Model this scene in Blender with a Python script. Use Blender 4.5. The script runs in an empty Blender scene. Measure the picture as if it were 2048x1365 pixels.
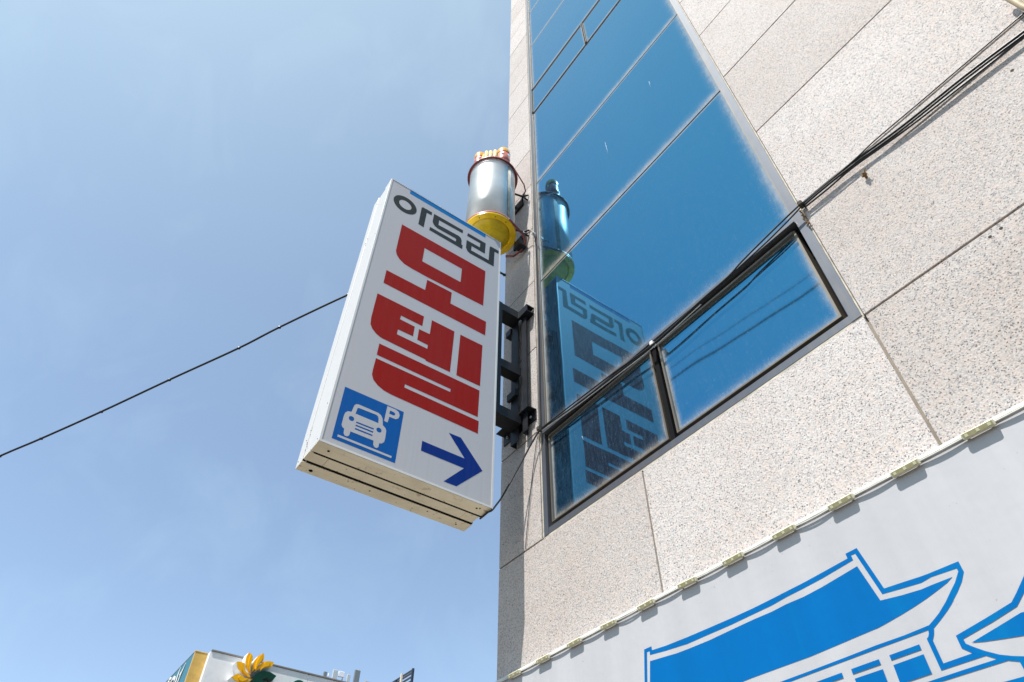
import bpy, bmesh, math, random
from mathutils import Vector, Matrix
from mathutils.geometry import tessellate_polygon

random.seed(7)
scene = bpy.context.scene
COL = scene.collection

# ------------------------------------------------------------------ camera
cam_data = bpy.data.cameras.new('camera')
cam = bpy.data.objects.new('camera', cam_data)
COL.objects.link(cam)
cam.location = (0.0, -2.0, 1.6)
_Rz = Matrix.Rotation(0.9571292905930094, 3, 'Z')
_Rx = Matrix.Rotation(2.388877553139032, 3, 'X')
_Rr = Matrix.Rotation(0.008132992596924514, 3, 'Z')
cam.rotation_euler = (_Rz @ _Rx @ _Rr).to_euler('XYZ')
cam_data.sensor_fit = 'HORIZONTAL'
cam_data.sensor_width = 36.0
cam_data.lens = 36.0 * 1307.6757184537955 / 2048.0
cam_data.clip_start = 0.05
cam_data.clip_end = 4000.0
scene.camera = cam

# ------------------------------------------------------------------ light
SUN_TRAVEL = Vector((-0.305, 1.0, -1.92)).normalized()
SUN_EL = math.asin(-SUN_TRAVEL.z)
SUN_AZ = math.atan2(-SUN_TRAVEL.x, -SUN_TRAVEL.y)      # clockwise from +Y
world = bpy.data.worlds.new('World')
scene.world = world
world.use_nodes = True
wn = world.node_tree.nodes
wl = world.node_tree.links
wn.clear()
w_out = wn.new('ShaderNodeOutputWorld')
w_bg = wn.new('ShaderNodeBackground')
w_bg.inputs['Strength'].default_value = 0.144
w_sky = wn.new('ShaderNodeTexSky')
w_sky.sky_type = 'NISHITA'
w_sky.sun_disc = False
w_sky.sun_elevation = SUN_EL
w_sky.sun_rotation = SUN_AZ
w_sky.altitude = 0.0
w_sky.air_density = 0.85
w_sky.dust_density = 0.4
w_sky.ozone_density = 0.2
# thin high haze and wisps of cirrus, part of the sky itself
w_tc = wn.new('ShaderNodeTexCoord')
w_map = wn.new('ShaderNodeMapping')
w_map.inputs['Scale'].default_value = (2.2, 3.4, 3.0)
w_map.inputs['Location'].default_value = (3.1, 0.4, 1.7)
w_noise = wn.new('ShaderNodeTexNoise')
w_noise.inputs['Scale'].default_value = 2.0
w_noise.inputs['Detail'].default_value = 10.0
w_noise.inputs['Roughness'].default_value = 0.58
w_noise.inputs['Distortion'].default_value = 0.6
w_ramp = wn.new('ShaderNodeValToRGB')
w_ramp.color_ramp.elements[0].position = 0.50
w_ramp.color_ramp.elements[0].color = (0, 0, 0, 1)
w_ramp.color_ramp.elements[1].position = 0.80
w_ramp.color_ramp.elements[1].color = (1, 1, 1, 1)
w_mul = wn.new('ShaderNodeMath'); w_mul.operation = 'MULTIPLY_ADD'
w_mul.inputs[1].default_value = 0.11
w_mul.inputs[2].default_value = 0.15
w_mix = wn.new('ShaderNodeMix'); w_mix.data_type = 'RGBA'
w_mix.inputs[7].default_value = (3.25, 4.3, 4.65, 1.0)
wl.new(w_tc.outputs['Generated'], w_map.inputs['Vector'])
wl.new(w_map.outputs['Vector'], w_noise.inputs['Vector'])
wl.new(w_noise.outputs['Fac'], w_ramp.inputs['Fac'])
wl.new(w_ramp.outputs['Color'], w_mul.inputs[0])
# whiter air towards the sun
w_dot = wn.new('ShaderNodeVectorMath'); w_dot.operation = 'DOT_PRODUCT'
w_dot.inputs[1].default_value = tuple(-SUN_TRAVEL)
w_pos = wn.new('ShaderNodeMath'); w_pos.operation = 'MAXIMUM'; w_pos.inputs[1].default_value = 0.0
w_pow = wn.new('ShaderNodeMath'); w_pow.operation = 'POWER'; w_pow.inputs[1].default_value = 4.0
w_add = wn.new('ShaderNodeMath'); w_add.operation = 'MULTIPLY_ADD'; w_add.use_clamp = True
w_add.inputs[1].default_value = 0.80
wl.new(w_tc.outputs['Generated'], w_dot.inputs[0])
wl.new(w_dot.outputs['Value'], w_pos.inputs[0])
wl.new(w_pos.outputs[0], w_pow.inputs[0])
wl.new(w_pow.outputs[0], w_add.inputs[0])
wl.new(w_mul.outputs[0], w_add.inputs[2])
wl.new(w_add.outputs[0], w_mix.inputs[0])
wl.new(w_sky.outputs['Color'], w_mix.inputs[6])
wl.new(w_mix.outputs[2], w_bg.inputs['Color'])
wl.new(w_bg.outputs['Background'], w_out.inputs['Surface'])

sun_data = bpy.data.lights.new('sun', 'SUN')
sun_data.energy = 4.8
sun_data.angle = math.radians(0.53)
sun_data.color = (1.0, 0.962, 0.92)
sun = bpy.data.objects.new('sun', sun_data)
COL.objects.link(sun)
sun.rotation_euler = SUN_TRAVEL.to_track_quat('-Z', 'Y').to_euler()

scene.view_settings.view_transform = 'Standard'
scene.view_settings.look = 'None'
scene.view_settings.gamma = 1.0
scene.view_settings.use_curve_mapping = False
scene.view_settings.exposure = 0.65
scene.render.engine = 'CYCLES'
scene.cycles.max_bounces = 6

# ------------------------------------------------------------------ measured outlines (metres, on their own planes)
SIGN_LETTERS = [["ring_syllable",[[[[-1.0514,5.9102],[-1.0526,5.926],[-1.0562,5.9414],[-1.0622,5.9559],[-1.0702,5.9694],[-1.0803,5.9814],[-1.0921,5.9917],[-1.1053,5.9999],[-1.1196,6.006],[-1.1346,6.0097],[-1.15,6.0109],[-1.1655,6.0097],[-1.1805,6.006],[-1.1948,5.9999],[-1.208,5.9917],[-1.2198,5.9814],[-1.2299,5.9694],[-1.2379,5.9559],[-1.2439,5.9414],[-1.2475,5.926],[-1.2487,5.9102],[-1.2475,5.8945],[-1.2439,5.8791],[-1.2379,5.8646],[-1.2299,5.8511],[-1.2198,5.8391],[-1.208,5.8288],[-1.1948,5.8206],[-1.1805,5.8145],[-1.1655,5.8108],[-1.15,5.8096],[-1.1346,5.8108],[-1.1196,5.8145],[-1.1053,5.8206],[-1.0921,5.8288],[-1.0803,5.8391],[-1.0702,5.8511],[-1.0622,5.8646],[-1.0562,5.8791],[-1.0526,5.8945]],[[[-1.0967,5.9101],[-1.0973,5.9182],[-1.0993,5.9262],[-1.1024,5.9337],[-1.1067,5.9407],[-1.1121,5.9469],[-1.1184,5.9522],[-1.1254,5.9564],[-1.133,5.9596],[-1.1411,5.9615],[-1.1493,5.9621],[-1.1575,5.9615],[-1.1656,5.9596],[-1.1732,5.9564],[-1.1802,5.9522],[-1.1865,5.9469],[-1.1919,5.9407],[-1.1962,5.9337],[-1.1993,5.9262],[-1.2013,5.9182],[-1.2019,5.9101],[-1.2013,5.902],[-1.1993,5.894],[-1.1962,5.8865],[-1.1919,5.8795],[-1.1865,5.8733],[-1.1802,5.868],[-1.1732,5.8638],[-1.1656,5.8606],[-1.1575,5.8587],[-1.1493,5.8581],[-1.1411,5.8587],[-1.133,5.8606],[-1.1254,5.8638],[-1.1184,5.868],[-1.1121,5.8733],[-1.1067,5.8795],[-1.1024,5.8865],[-1.0993,5.894],[-1.0973,5.902]]]],[[[-1.0175,5.996],[-1.0064,6.0116],[-0.926,6.0134],[-0.9246,5.9722],[-0.9686,5.9679],[-0.972,5.7625],[-1.0181,5.7659]],[]]]],["second_syllable",[[[[-0.907,6.01],[-0.6387,6.0158],[-0.64,5.9725],[-0.8566,5.9646],[-0.8569,5.8993],[-0.6717,5.9091],[-0.6518,5.8979],[-0.6415,5.8679],[-0.6403,5.8201],[-0.6297,5.8166],[-0.6298,5.7658],[-0.9243,5.7695],[-0.9218,5.8138],[-0.6925,5.8141],[-0.6906,5.8484],[-0.705,5.8522],[-0.8577,5.8488],[-0.8838,5.8574],[-0.901,5.8775],[-0.9092,5.9023]],[]]]],["third_syllable",[[[[-0.5934,6.0168],[-0.4216,6.0189],[-0.4238,5.8735],[-0.5484,5.873],[-0.5507,5.8155],[-0.3852,5.8177],[-0.3819,5.9945],[-0.3746,6.0164],[-0.2923,6.0198],[-0.2943,5.9766],[-0.3328,5.9743],[-0.3355,5.7729],[-0.5596,5.7671],[-0.5842,5.781],[-0.5982,5.8139],[-0.5984,5.9153],[-0.4731,5.9198],[-0.472,5.9763],[-0.5974,5.9734]],[]]]]]
SIGN_RED = [["fourth_syllable",[[[[-1.14,5.6521],[-0.4088,5.6552],[-0.4107,5.2387],[-0.8783,5.2235],[-1.0045,5.2254],[-1.0624,5.2328],[-1.1016,5.2548],[-1.1279,5.2858],[-1.1401,5.3224],[-1.1405,5.3933]],[[[-0.9353,5.5244],[-0.6147,5.5242],[-0.6145,5.3652],[-0.935,5.3635]]]],[[[-1.1731,5.0764],[-0.8788,5.0802],[-0.8751,5.196],[-0.6753,5.1991],[-0.6758,5.0791],[-0.3788,5.085],[-0.3805,4.9401],[-1.173,4.9403]],[]]]],["fifth_syllable",[[[[-1.1944,4.8166],[-0.8563,4.8208],[-0.8571,4.7261],[-1.0121,4.7248],[-1.0148,4.6888],[-0.9078,4.6873],[-0.9087,4.5967],[-1.0145,4.5933],[-1.0156,4.5486],[-0.8,4.55],[-0.7992,4.5841],[-0.8765,4.5854],[-0.8763,4.6852],[-0.7974,4.6877],[-0.7967,4.8239],[-0.6224,4.8253],[-0.6247,4.4472],[-0.7989,4.4454],[-0.8016,4.4536],[-1.0945,4.4575],[-1.1171,4.4606],[-1.1456,4.4732],[-1.174,4.4971],[-1.1913,4.5272],[-1.1963,4.584]],[]],[[[-0.5755,4.8246],[-0.3979,4.8283],[-0.3994,4.4498],[-0.5772,4.4475]],[]],[[[-1.1107,4.4065],[-0.4012,4.4106],[-0.4031,4.1914],[-0.9073,4.1892],[-0.9088,4.1629],[-0.3946,4.1626],[-0.3954,4.0658],[-0.9718,4.0702],[-1.0234,4.075],[-1.0668,4.0925],[-1.0989,4.118],[-1.1133,4.1506],[-1.1145,4.1911],[-1.1113,4.2828],[-0.6089,4.2877],[-0.607,4.312],[-1.1117,4.3118]],[]]]]]
SIGN_BAND = [[-1.1354,6.158],[-1.1342,6.0903],[-0.4282,6.0924],[-0.4262,6.1538]]
SIGN_ARROW = [[-0.7515,3.8485],[-0.4739,3.8495],[-0.5905,3.9806],[-0.5084,3.9831],[-0.3514,3.8167],[-0.5132,3.6479],[-0.594,3.6471],[-0.4742,3.7829],[-0.7512,3.782]]
SIGN_PARK = [[-1.2438,3.9863],[-0.8861,3.988],[-0.8885,3.6392],[-1.2444,3.639]]
SIGN_CAR = [[[[-1.1614,3.9045],[-1.1702,3.8907],[-1.174,3.8658],[-1.177,3.8429],[-1.1973,3.8367],[-1.2091,3.8209],[-1.212,3.7993],[-1.2123,3.7399],[-1.205,3.7261],[-1.1938,3.722],[-1.1916,3.694],[-1.1838,3.6829],[-1.1709,3.6825],[-1.1617,3.6911],[-1.1591,3.7051],[-1.1585,3.7204],[-1.0271,3.7216],[-1.0246,3.697],[-1.0169,3.6856],[-1.0034,3.6841],[-0.9943,3.6937],[-0.9942,3.7195],[-0.9797,3.7248],[-0.9687,3.7399],[-0.9663,3.7606],[-0.9682,3.8152],[-0.9757,3.8296],[-0.9935,3.8414],[-1.0017,3.8832],[-1.0134,3.9005],[-1.0307,3.9082],[-1.1448,3.9085]],[[[-1.1494,3.8829],[-1.1405,3.8865],[-1.0394,3.8899],[-1.0284,3.8838],[-1.0237,3.8723],[-1.02,3.8421],[-1.154,3.8418]],[[-1.1539,3.8005],[-1.1547,3.8052],[-1.1568,3.8095],[-1.1602,3.8129],[-1.1645,3.815],[-1.1692,3.8158],[-1.1739,3.815],[-1.1782,3.8129],[-1.1816,3.8095],[-1.1837,3.8052],[-1.1845,3.8005],[-1.1837,3.7958],[-1.1816,3.7915],[-1.1782,3.7881],[-1.1739,3.786],[-1.1692,3.7852],[-1.1645,3.786],[-1.1602,3.7881],[-1.1568,3.7915],[-1.1547,3.7958]],[[-0.994,3.8001],[-0.9947,3.8048],[-0.9969,3.809],[-1.0003,3.8124],[-1.0045,3.8146],[-1.0092,3.8153],[-1.0139,3.8146],[-1.0181,3.8124],[-1.0215,3.809],[-1.0237,3.8048],[-1.0244,3.8001],[-1.0237,3.7954],[-1.0215,3.7912],[-1.0181,3.7878],[-1.0139,3.7856],[-1.0092,3.7849],[-1.0045,3.7856],[-1.0003,3.7878],[-0.9969,3.7912],[-0.9947,3.7954]],[[-1.1406,3.7856],[-1.0394,3.7879],[-1.038,3.7976],[-1.1394,3.7952]],[[-1.1399,3.7652],[-1.0395,3.7671],[-1.0381,3.7767],[-1.1388,3.7748]],[[-1.1394,3.7436],[-1.0394,3.7448],[-1.0379,3.7544],[-1.1382,3.7531]]]],[[[-1.218,3.6731],[-0.9131,3.6726],[-0.9138,3.6597],[-1.2186,3.6594]],[]],[[[-0.9882,3.9794],[-0.9349,3.9802],[-0.9159,3.972],[-0.907,3.9512],[-0.9118,3.9285],[-0.927,3.9153],[-0.9654,3.9137],[-0.9698,3.8712],[-0.9907,3.8724]],[[[-0.9675,3.9575],[-0.9436,3.9566],[-0.9339,3.9496],[-0.9356,3.9393],[-0.9421,3.9337],[-0.9693,3.9333]]]]]
BANNER_ART = [[[-1.8881,2.4512],[-1.8518,2.6494],[-1.8109,2.6485],[-1.8116,2.6338],[-1.739,2.6269],[-1.6257,2.622],[-1.5178,2.6194],[-1.4152,2.6173],[-1.3169,2.617],[-1.2378,2.6191],[-1.177,2.6213],[-1.1073,2.6235],[-1.0319,2.6281],[-0.9373,2.6344],[-0.9377,2.6508],[-0.8969,2.6519],[-0.8668,2.5088],[-0.8079,2.5044],[-0.754,2.4999],[-0.7297,2.4991],[-0.6461,2.4986],[-0.6461,2.4683],[-0.6629,2.4464],[-0.687,2.4248],[-0.7134,2.405],[-0.6997,2.4129],[-0.7306,2.3924],[-0.7582,2.3766],[-0.7834,2.3637],[-0.7927,2.3749],[-0.7734,2.384],[-0.7534,2.3947],[-0.7248,2.4144],[-0.6997,2.4353],[-0.6806,2.4505],[-0.6806,2.4502],[-0.6618,2.4709],[-0.6583,2.4745],[-0.6588,2.4832],[-0.7296,2.4877],[-0.7619,2.4836],[-0.8196,2.4894],[-0.8786,2.496],[-0.9083,2.6377],[-0.923,2.6383],[-0.9219,2.6223],[-1.0388,2.6109],[-1.1136,2.6068],[-1.1832,2.6042],[-1.2449,2.5991],[-1.3232,2.5982],[-1.4216,2.5966],[-1.5238,2.5982],[-1.6316,2.5992],[-1.7429,2.6097],[-1.8251,2.6202],[-1.8241,2.6342],[-1.8387,2.6352],[-1.8743,2.4477]],[[-1.8296,2.5984],[-1.7475,2.5902],[-1.6915,2.5841],[-1.6362,2.5815],[-1.5294,2.5786],[-1.4266,2.5805],[-1.3288,2.5816],[-1.2515,2.5803],[-1.1909,2.5833],[-1.1232,2.582],[-1.0487,2.5864],[-0.9175,2.6002],[-0.8911,2.4817],[-0.8273,2.4728],[-0.7697,2.4674],[-0.7393,2.468],[-0.6784,2.4671],[-0.6988,2.4578],[-0.733,2.4485],[-0.7674,2.4399],[-0.8109,2.4313],[-0.8522,2.4246],[-0.9012,2.418],[-0.9381,2.4141],[-0.8708,2.4189],[-0.9307,2.4149],[-0.9914,2.4134],[-1.0468,2.4117],[-1.1662,2.4085],[-1.2959,2.4106],[-1.3946,2.4118],[-1.4412,2.4112],[-1.8708,2.4098]],[[-0.7931,2.375],[-0.8653,2.3728],[-0.956,2.3741],[-1.0354,2.3726],[-1.1807,2.3714],[-1.3003,2.3714],[-1.6389,2.3671],[-1.5961,2.3564],[-1.2679,2.3623],[-1.1663,2.363],[-1.0392,2.3637],[-0.9604,2.3643],[-0.8694,2.3642],[-0.7999,2.3645]],[[-0.7836,2.3634],[-0.7898,2.3503],[-0.7997,2.3371],[-0.7994,2.2778],[-0.7203,2.2788],[-0.6938,2.2645],[-0.8123,2.264],[-0.8128,2.3454],[-0.8066,2.3491],[-0.8014,2.3562],[-0.7997,2.364],[-0.7962,2.3721],[-0.7925,2.3744]],[[-0.7394,2.329],[-0.6537,2.3437],[-0.5788,2.3581],[-0.5566,2.3753],[-0.5156,2.4105],[-0.4431,2.4806],[-0.4005,2.4604],[-0.5361,2.3737],[-0.5725,2.3452],[-0.6418,2.3305],[-0.726,2.3165],[-0.7254,2.3042],[-0.713,2.2928],[-0.6903,2.2746],[-0.6628,2.2571],[-0.6382,2.2463],[-0.612,2.2372],[-0.5604,2.2222],[-0.6083,2.1385],[-0.6289,2.2067],[-0.6293,2.2303],[-0.6523,2.2399],[-0.7273,2.24],[-0.8343,2.24],[-0.9391,2.2367],[-0.9722,2.2456],[-0.8648,2.2486],[-0.7603,2.2498],[-0.6731,2.2498],[-0.6938,2.2645],[-0.7203,2.2788],[-0.7398,2.2972]],[[-0.7109,2.3022],[-0.6426,2.3151],[-0.5712,2.3292],[-0.5616,2.3279],[-0.4945,2.3173],[-0.5225,2.2686],[-0.5885,2.2795],[-0.6457,2.2888],[-0.683,2.2954]],[[-0.928,2.3384],[-0.8378,2.339],[-0.8378,2.3251],[-0.928,2.3247]],[[-0.9278,2.312],[-0.8377,2.313],[-0.8379,2.2637],[-0.929,2.263]],[[-1.0506,2.3379],[-0.9608,2.3381],[-0.9605,2.324],[-1.0507,2.3242]],[[-1.0498,2.3115],[-0.9603,2.3111],[-0.9609,2.2622],[-1.0488,2.2663]],[[-1.1722,2.3369],[-1.082,2.3375],[-1.0822,2.3235],[-1.1748,2.324]],[[-1.1724,2.3125],[-1.0815,2.3115],[-1.0788,2.2778],[-1.1691,2.2783]],[[-0.6903,2.1994],[-0.6337,2.1982],[-0.5763,2.1945],[-0.6083,2.1385],[-0.752,2.1763]]]
PETALS = [[[1.637,7.032],[1.707,7.007],[1.744,6.969],[1.752,6.82],[1.764,6.72],[1.801,6.637],[1.783,6.639],[1.719,6.687],[1.649,6.774],[1.62,6.86],[1.613,6.95]],[[1.94,7.091],[1.98,6.999],[1.972,6.939],[1.912,6.867],[1.861,6.787],[1.826,6.699],[1.806,6.689],[1.781,6.804],[1.79,6.898],[1.844,7.009]],[[2.199,6.967],[2.188,6.87],[2.133,6.841],[2.027,6.817],[1.929,6.767],[1.857,6.697],[1.867,6.765],[1.918,6.845],[1.993,6.932],[2.075,6.956]],[[1.451,6.804],[1.517,6.825],[1.588,6.812],[1.619,6.733],[1.691,6.659],[1.809,6.594],[1.809,6.572],[1.727,6.582],[1.618,6.62],[1.527,6.679],[1.475,6.747]],[[1.535,6.597],[1.441,6.516],[1.511,6.464],[1.625,6.444],[1.715,6.463],[1.811,6.505],[1.862,6.56],[1.766,6.535],[1.667,6.541]]]
LETTER_S = [[1.927,6.507],[1.889,6.577],[1.899,6.658],[1.953,6.727],[2.063,6.779],[2.189,6.778],[2.335,6.734],[2.286,6.636],[2.223,6.659],[2.158,6.666],[2.077,6.645],[2.061,6.614],[2.106,6.589],[2.215,6.556],[2.322,6.488],[2.361,6.395],[2.326,6.3],[2.221,6.236],[2.077,6.23],[1.944,6.269],[1.988,6.365],[2.118,6.336],[2.208,6.365],[2.22,6.411],[2.161,6.444],[2.006,6.468]]
SCRIPT = [[[-15.513,6.913],[-15.565,6.824],[-15.616,6.735],[-15.659,6.577],[-15.65,6.507]],[[-15.54,6.788],[-15.741,6.737]],[[-15.908,6.941],[-15.92,6.812],[-15.886,6.641],[-15.844,6.56]],[[-16.099,6.643],[-16.082,6.742],[-16.237,6.822],[-16.39,6.83],[-16.412,6.766],[-16.195,6.635]],[[-16.511,6.888],[-16.699,6.93],[-16.748,6.884],[-16.521,6.749]]]
ANT = [[[-38.0,11.928,15.816],[-38.0,12.135,15.498]],[[-38.0,12.467,16.034],[-38.0,12.745,15.493]],[[-38.0,12.808,16.029],[-38.0,13.186,15.729]],[[-38.0,13.352,15.974],[-38.0,13.544,15.579]],[[-38.0,13.777,16.314],[-38.0,14.123,15.7]]]
ROD = [[-38.0,12.211,15.756],[-38.0,12.275,15.475]]
CORN = [[-38.0,14.517,15.823],[-38.0,14.778,15.809]]
LATT = {"tr":[-21.464,9.0,10.384],"br":[-21.405,9.0,9.942],"tl":[-23.131,9.0,10.43],"p0":[-22.17,9.0,10.425],"p1":[-22.31,9.0,10.198],"r2":[-21.505,9.0,10.264],"r2l":[-22.588,9.0,10.277],"r3":[-21.509,9.0,10.134],"r3l":[-22.187,9.0,10.147]}
BUND = [[0.5202,-0.026,4.1062],[0.4178,-0.026,4.1193],[0.2103,-0.026,4.1439],[-0.0459,-0.026,4.1583],[-0.2718,-0.026,4.1891],[-0.4028,-0.026,4.1982],[-0.5255,-0.026,4.1992]]
THIN = [[0.5672,-0.034,4.1816],[0.4633,-0.034,4.1908],[0.0715,-0.034,4.1919],[-0.1506,-0.034,4.194],[-0.2684,-0.034,4.184],[-0.5244,-0.034,4.1858]]
CROSS = [[-0.5231,-0.035,4.1873],[-0.5517,-0.035,4.1914],[-0.7079,-0.035,4.1751],[-0.8869,-0.035,4.1503],[-0.9746,-0.035,4.1296],[-1.1622,-0.035,4.124],[-1.4977,-0.035,4.103],[-1.7955,-0.035,4.1326],[-2.1426,-0.035,4.1568],[-2.4662,-0.035,4.1758]]
CROSS2 = [[-0.5266,-0.03,4.1883],[-0.5617,-0.03,4.1753],[-0.7209,-0.03,4.1499],[-0.8959,-0.03,4.1361],[-0.9798,-0.03,4.127],[-1.1677,-0.03,4.1212],[-1.5029,-0.03,4.1029],[-1.8034,-0.03,4.1185],[-2.1502,-0.03,4.1415],[-2.4728,-0.03,4.1746]]
DOWN = [[-2.5048,-0.012,6.3619],[-2.495,-0.012,6.12],[-2.4956,-0.012,5.7123],[-2.4974,-0.012,5.2338],[-2.5007,-0.012,4.9169],[-2.509,-0.012,4.4972],[-2.5101,-0.012,4.2159]]
LOOP = [[-2.6596,-0.06,6.4061],[-2.5927,-0.06,6.3879],[-2.5271,-0.06,6.3662],[-2.4775,-0.06,6.325],[-2.4438,-0.06,6.2613]]
HANG = [[-2.521,-0.008,4.205],[-2.5547,-0.008,4.136],[-2.5965,-0.008,3.9538],[-2.6255,-0.008,3.8099],[-2.6593,-0.008,3.6103],[-2.6832,-0.008,3.4682]]
SIGNCAB = [[-2.4928,-0.03,4.1839],[-2.5619,-0.0539,4.0886],[-2.619,-0.0887,3.9692],[-2.6642,-0.1295,3.8489],[-2.684,-0.1746,3.7387],[-2.6662,-0.2233,3.661],[-2.6269,-0.275,3.5893],[-2.655,-0.283,3.588],[-2.7,-0.281,3.589],[-2.74,-0.279,3.592]]
CLIPS = [[-0.5293,-0.02,4.2014],[-1.5098,-0.02,4.1188],[-2.5003,-0.02,4.1976],[-2.4945,-0.02,6.3501]]
OVER = [[-7.15,-3.432,4.917],[-6.538,-2.987,5.14],[-6.214,-2.751,5.24],[-5.753,-2.416,5.402],[-5.242,-2.044,5.606],[-4.715,-1.66,5.804],[-4.415,-1.442,5.952],[-3.896,-1.064,6.166],[-3.266,-0.605,6.37],[-2.732,-0.217,6.554],[-2.599,-0.04,6.555]]
STREET = [[[-8.844,-9.964,15.084],[-3.735,-9.964,14.437]],[[-8.765,-9.964,15.516],[-3.756,-9.964,14.916]]]
NUB = [-0.2631,0.0,4.0832]
HOLES = [[0.3103,-0.001,4.0222],[-0.0484,-0.001,3.4332],[-0.0868,-0.001,3.4299]]
HOSE = [[0.4783,-0.05,4.3669],[0.4768,-0.05,4.3009],[0.4765,-0.05,4.2462],[0.4762,-0.05,4.1932],[0.4846,-0.05,4.1292]]
SCRATCH = [[[-1.575,0.018,6.5875],[-1.5636,0.018,6.3067]],[[-1.0331,0.018,6.7265],[-1.0364,0.018,6.6064]],[[-1.0577,0.018,7.4956],[-1.0582,0.018,7.33]],[[-1.0332,0.018,5.5183],[-1.038,0.018,5.4452]],[[-2.1664,0.018,3.9443],[-2.1567,0.018,3.9131]],[[-1.443,0.018,3.5589],[-1.4142,0.018,3.5724]],[[-1.8844,0.018,5.2061],[-1.8785,0.018,5.1717]],[[-1.4255,0.018,6.8723],[-1.422,0.018,6.8177]]]

# ------------------------------------------------------------------ materials
class NT:
    def __init__(self, name):
        self.m = bpy.data.materials.new(name)
        self.m.use_nodes = True
        self.t = self.m.node_tree
        self.t.nodes.clear()
        self.out = self.n('ShaderNodeOutputMaterial')
    def n(self, kind, **kw):
        nd = self.t.nodes.new(kind)
        for k, v in kw.items():
            setattr(nd, k, v)
        return nd
    def l(self, a, b):
        self.t.links.new(a, b)
    def bsdf(self, color=(.5, .5, .5), rough=.5, metal=0.0, spec=.5):
        b = self.n('ShaderNodeBsdfPrincipled')
        b.inputs['Base Color'].default_value = (*color, 1)
        b.inputs['Roughness'].default_value = rough
        b.inputs['Metallic'].default_value = metal
        b.inputs['Specular IOR Level'].default_value = spec
        self.b = b
        self.l(b.outputs[0], self.out.inputs['Surface'])
        return b
    def coord(self, scale=(1, 1, 1), loc=(0, 0, 0), src='Object'):
        tc = self.n('ShaderNodeTexCoord')
        mp = self.n('ShaderNodeMapping')
        mp.inputs['Scale'].default_value = scale
        mp.inputs['Location'].default_value = loc
        self.l(tc.outputs[src], mp.inputs['Vector'])
        return mp.outputs['Vector']
    def noise(self, vec, scale, detail=3, rough=.55, dist=0.0):
        nd = self.n('ShaderNodeTexNoise')
        nd.inputs['Scale'].default_value = scale
        nd.inputs['Detail'].default_value = detail
        nd.inputs['Roughness'].default_value = rough
        nd.inputs['Distortion'].default_value = dist
        self.l(vec, nd.inputs['Vector'])
        return nd.outputs['Fac']
    def ramp(self, fac, stops, interp='LINEAR'):
        r = self.n('ShaderNodeValToRGB')
        r.color_ramp.interpolation = interp
        el = r.color_ramp.elements
        while len(el) < len(stops):
            el.new(0.5)
        for e, (p, c) in zip(el, stops):
            e.position = p
            e.color = (*c, 1) if len(c) == 3 else c
        self.l(fac, r.inputs['Fac'])
        return r.outputs['Color']
    def mix(self, fac, a, b, mode='MIX'):
        m = self.n('ShaderNodeMix', data_type='RGBA', blend_type=mode)
        for i, v in ((0, fac), (6, a), (7, b)):
            if isinstance(v, (int, float)):
                m.inputs[i].default_value = v
            elif isinstance(v, tuple):
                m.inputs[i].default_value = (*v, 1)
            else:
                self.l(v, m.inputs[i])
        return m.outputs[2]
    def math(self, op, a, b=None, c=None, clamp=False):
        m = self.n('ShaderNodeMath', operation=op, use_clamp=clamp)
        for i, v in enumerate((a, b, c)):
            if v is None:
                continue
            if isinstance(v, (int, float)):
                m.inputs[i].default_value = v
            else:
                self.l(v, m.inputs[i])
        return m.outputs[0]
    def bump(self, height, strength, dist):
        b = self.n('ShaderNodeBump')
        b.inputs['Strength'].default_value = strength
        b.inputs['Distance'].default_value = dist
        self.l(height, b.inputs['Height'])
        return b.outputs['Normal']

def ink(name, color):
    k = NT(name)
    b = k.bsdf(color, .6, 0, .06)
    a = k.noise(k.coord((30, 30, 1.6)), 1.0, 5, .65)
    c = k.noise(k.coord((2.5, 2.5, 1.8)), 1.0, 3, .5)
    fade = tuple(x * .85 + .022 for x in color)
    col = k.mix(k.ramp(a, [(.42, (0, 0, 0)), (.75, (.35, .35, .35))]), color, fade)
    col = k.mix(k.ramp(c, [(.35, (0, 0, 0)), (.8, (.25, .25, .25))]), col, fade)
    col = k.mix(k.ramp(k.noise(k.coord(), 190, 2, .5), [(.76, (0, 0, 0)), (.79, (.5, .5, .5))]), col, (.35, .33, .31))
    k.l(col, b.inputs['Base Color'])
    return k.m

def simple(name, color, rough=.5, metal=0.0, spec=.5, var=.06, scale=9.0, bump=0.0):
    k = NT(name)
    b = k.bsdf(color, rough, metal, spec)
    v = k.coord()
    n = k.noise(v, scale, 5, .6)
    lo = tuple(c * (1 - var * 2) for c in color)
    hi = tuple(min(1, c * (1 + var)) for c in color)
    k.l(k.ramp(n, [(.25, lo), (.75, hi)]), b.inputs['Base Color'])
    if bump:
        k.l(k.bump(k.noise(v, scale * 12, 3), bump, .002), b.inputs['Normal'])
    return k.m

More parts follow.
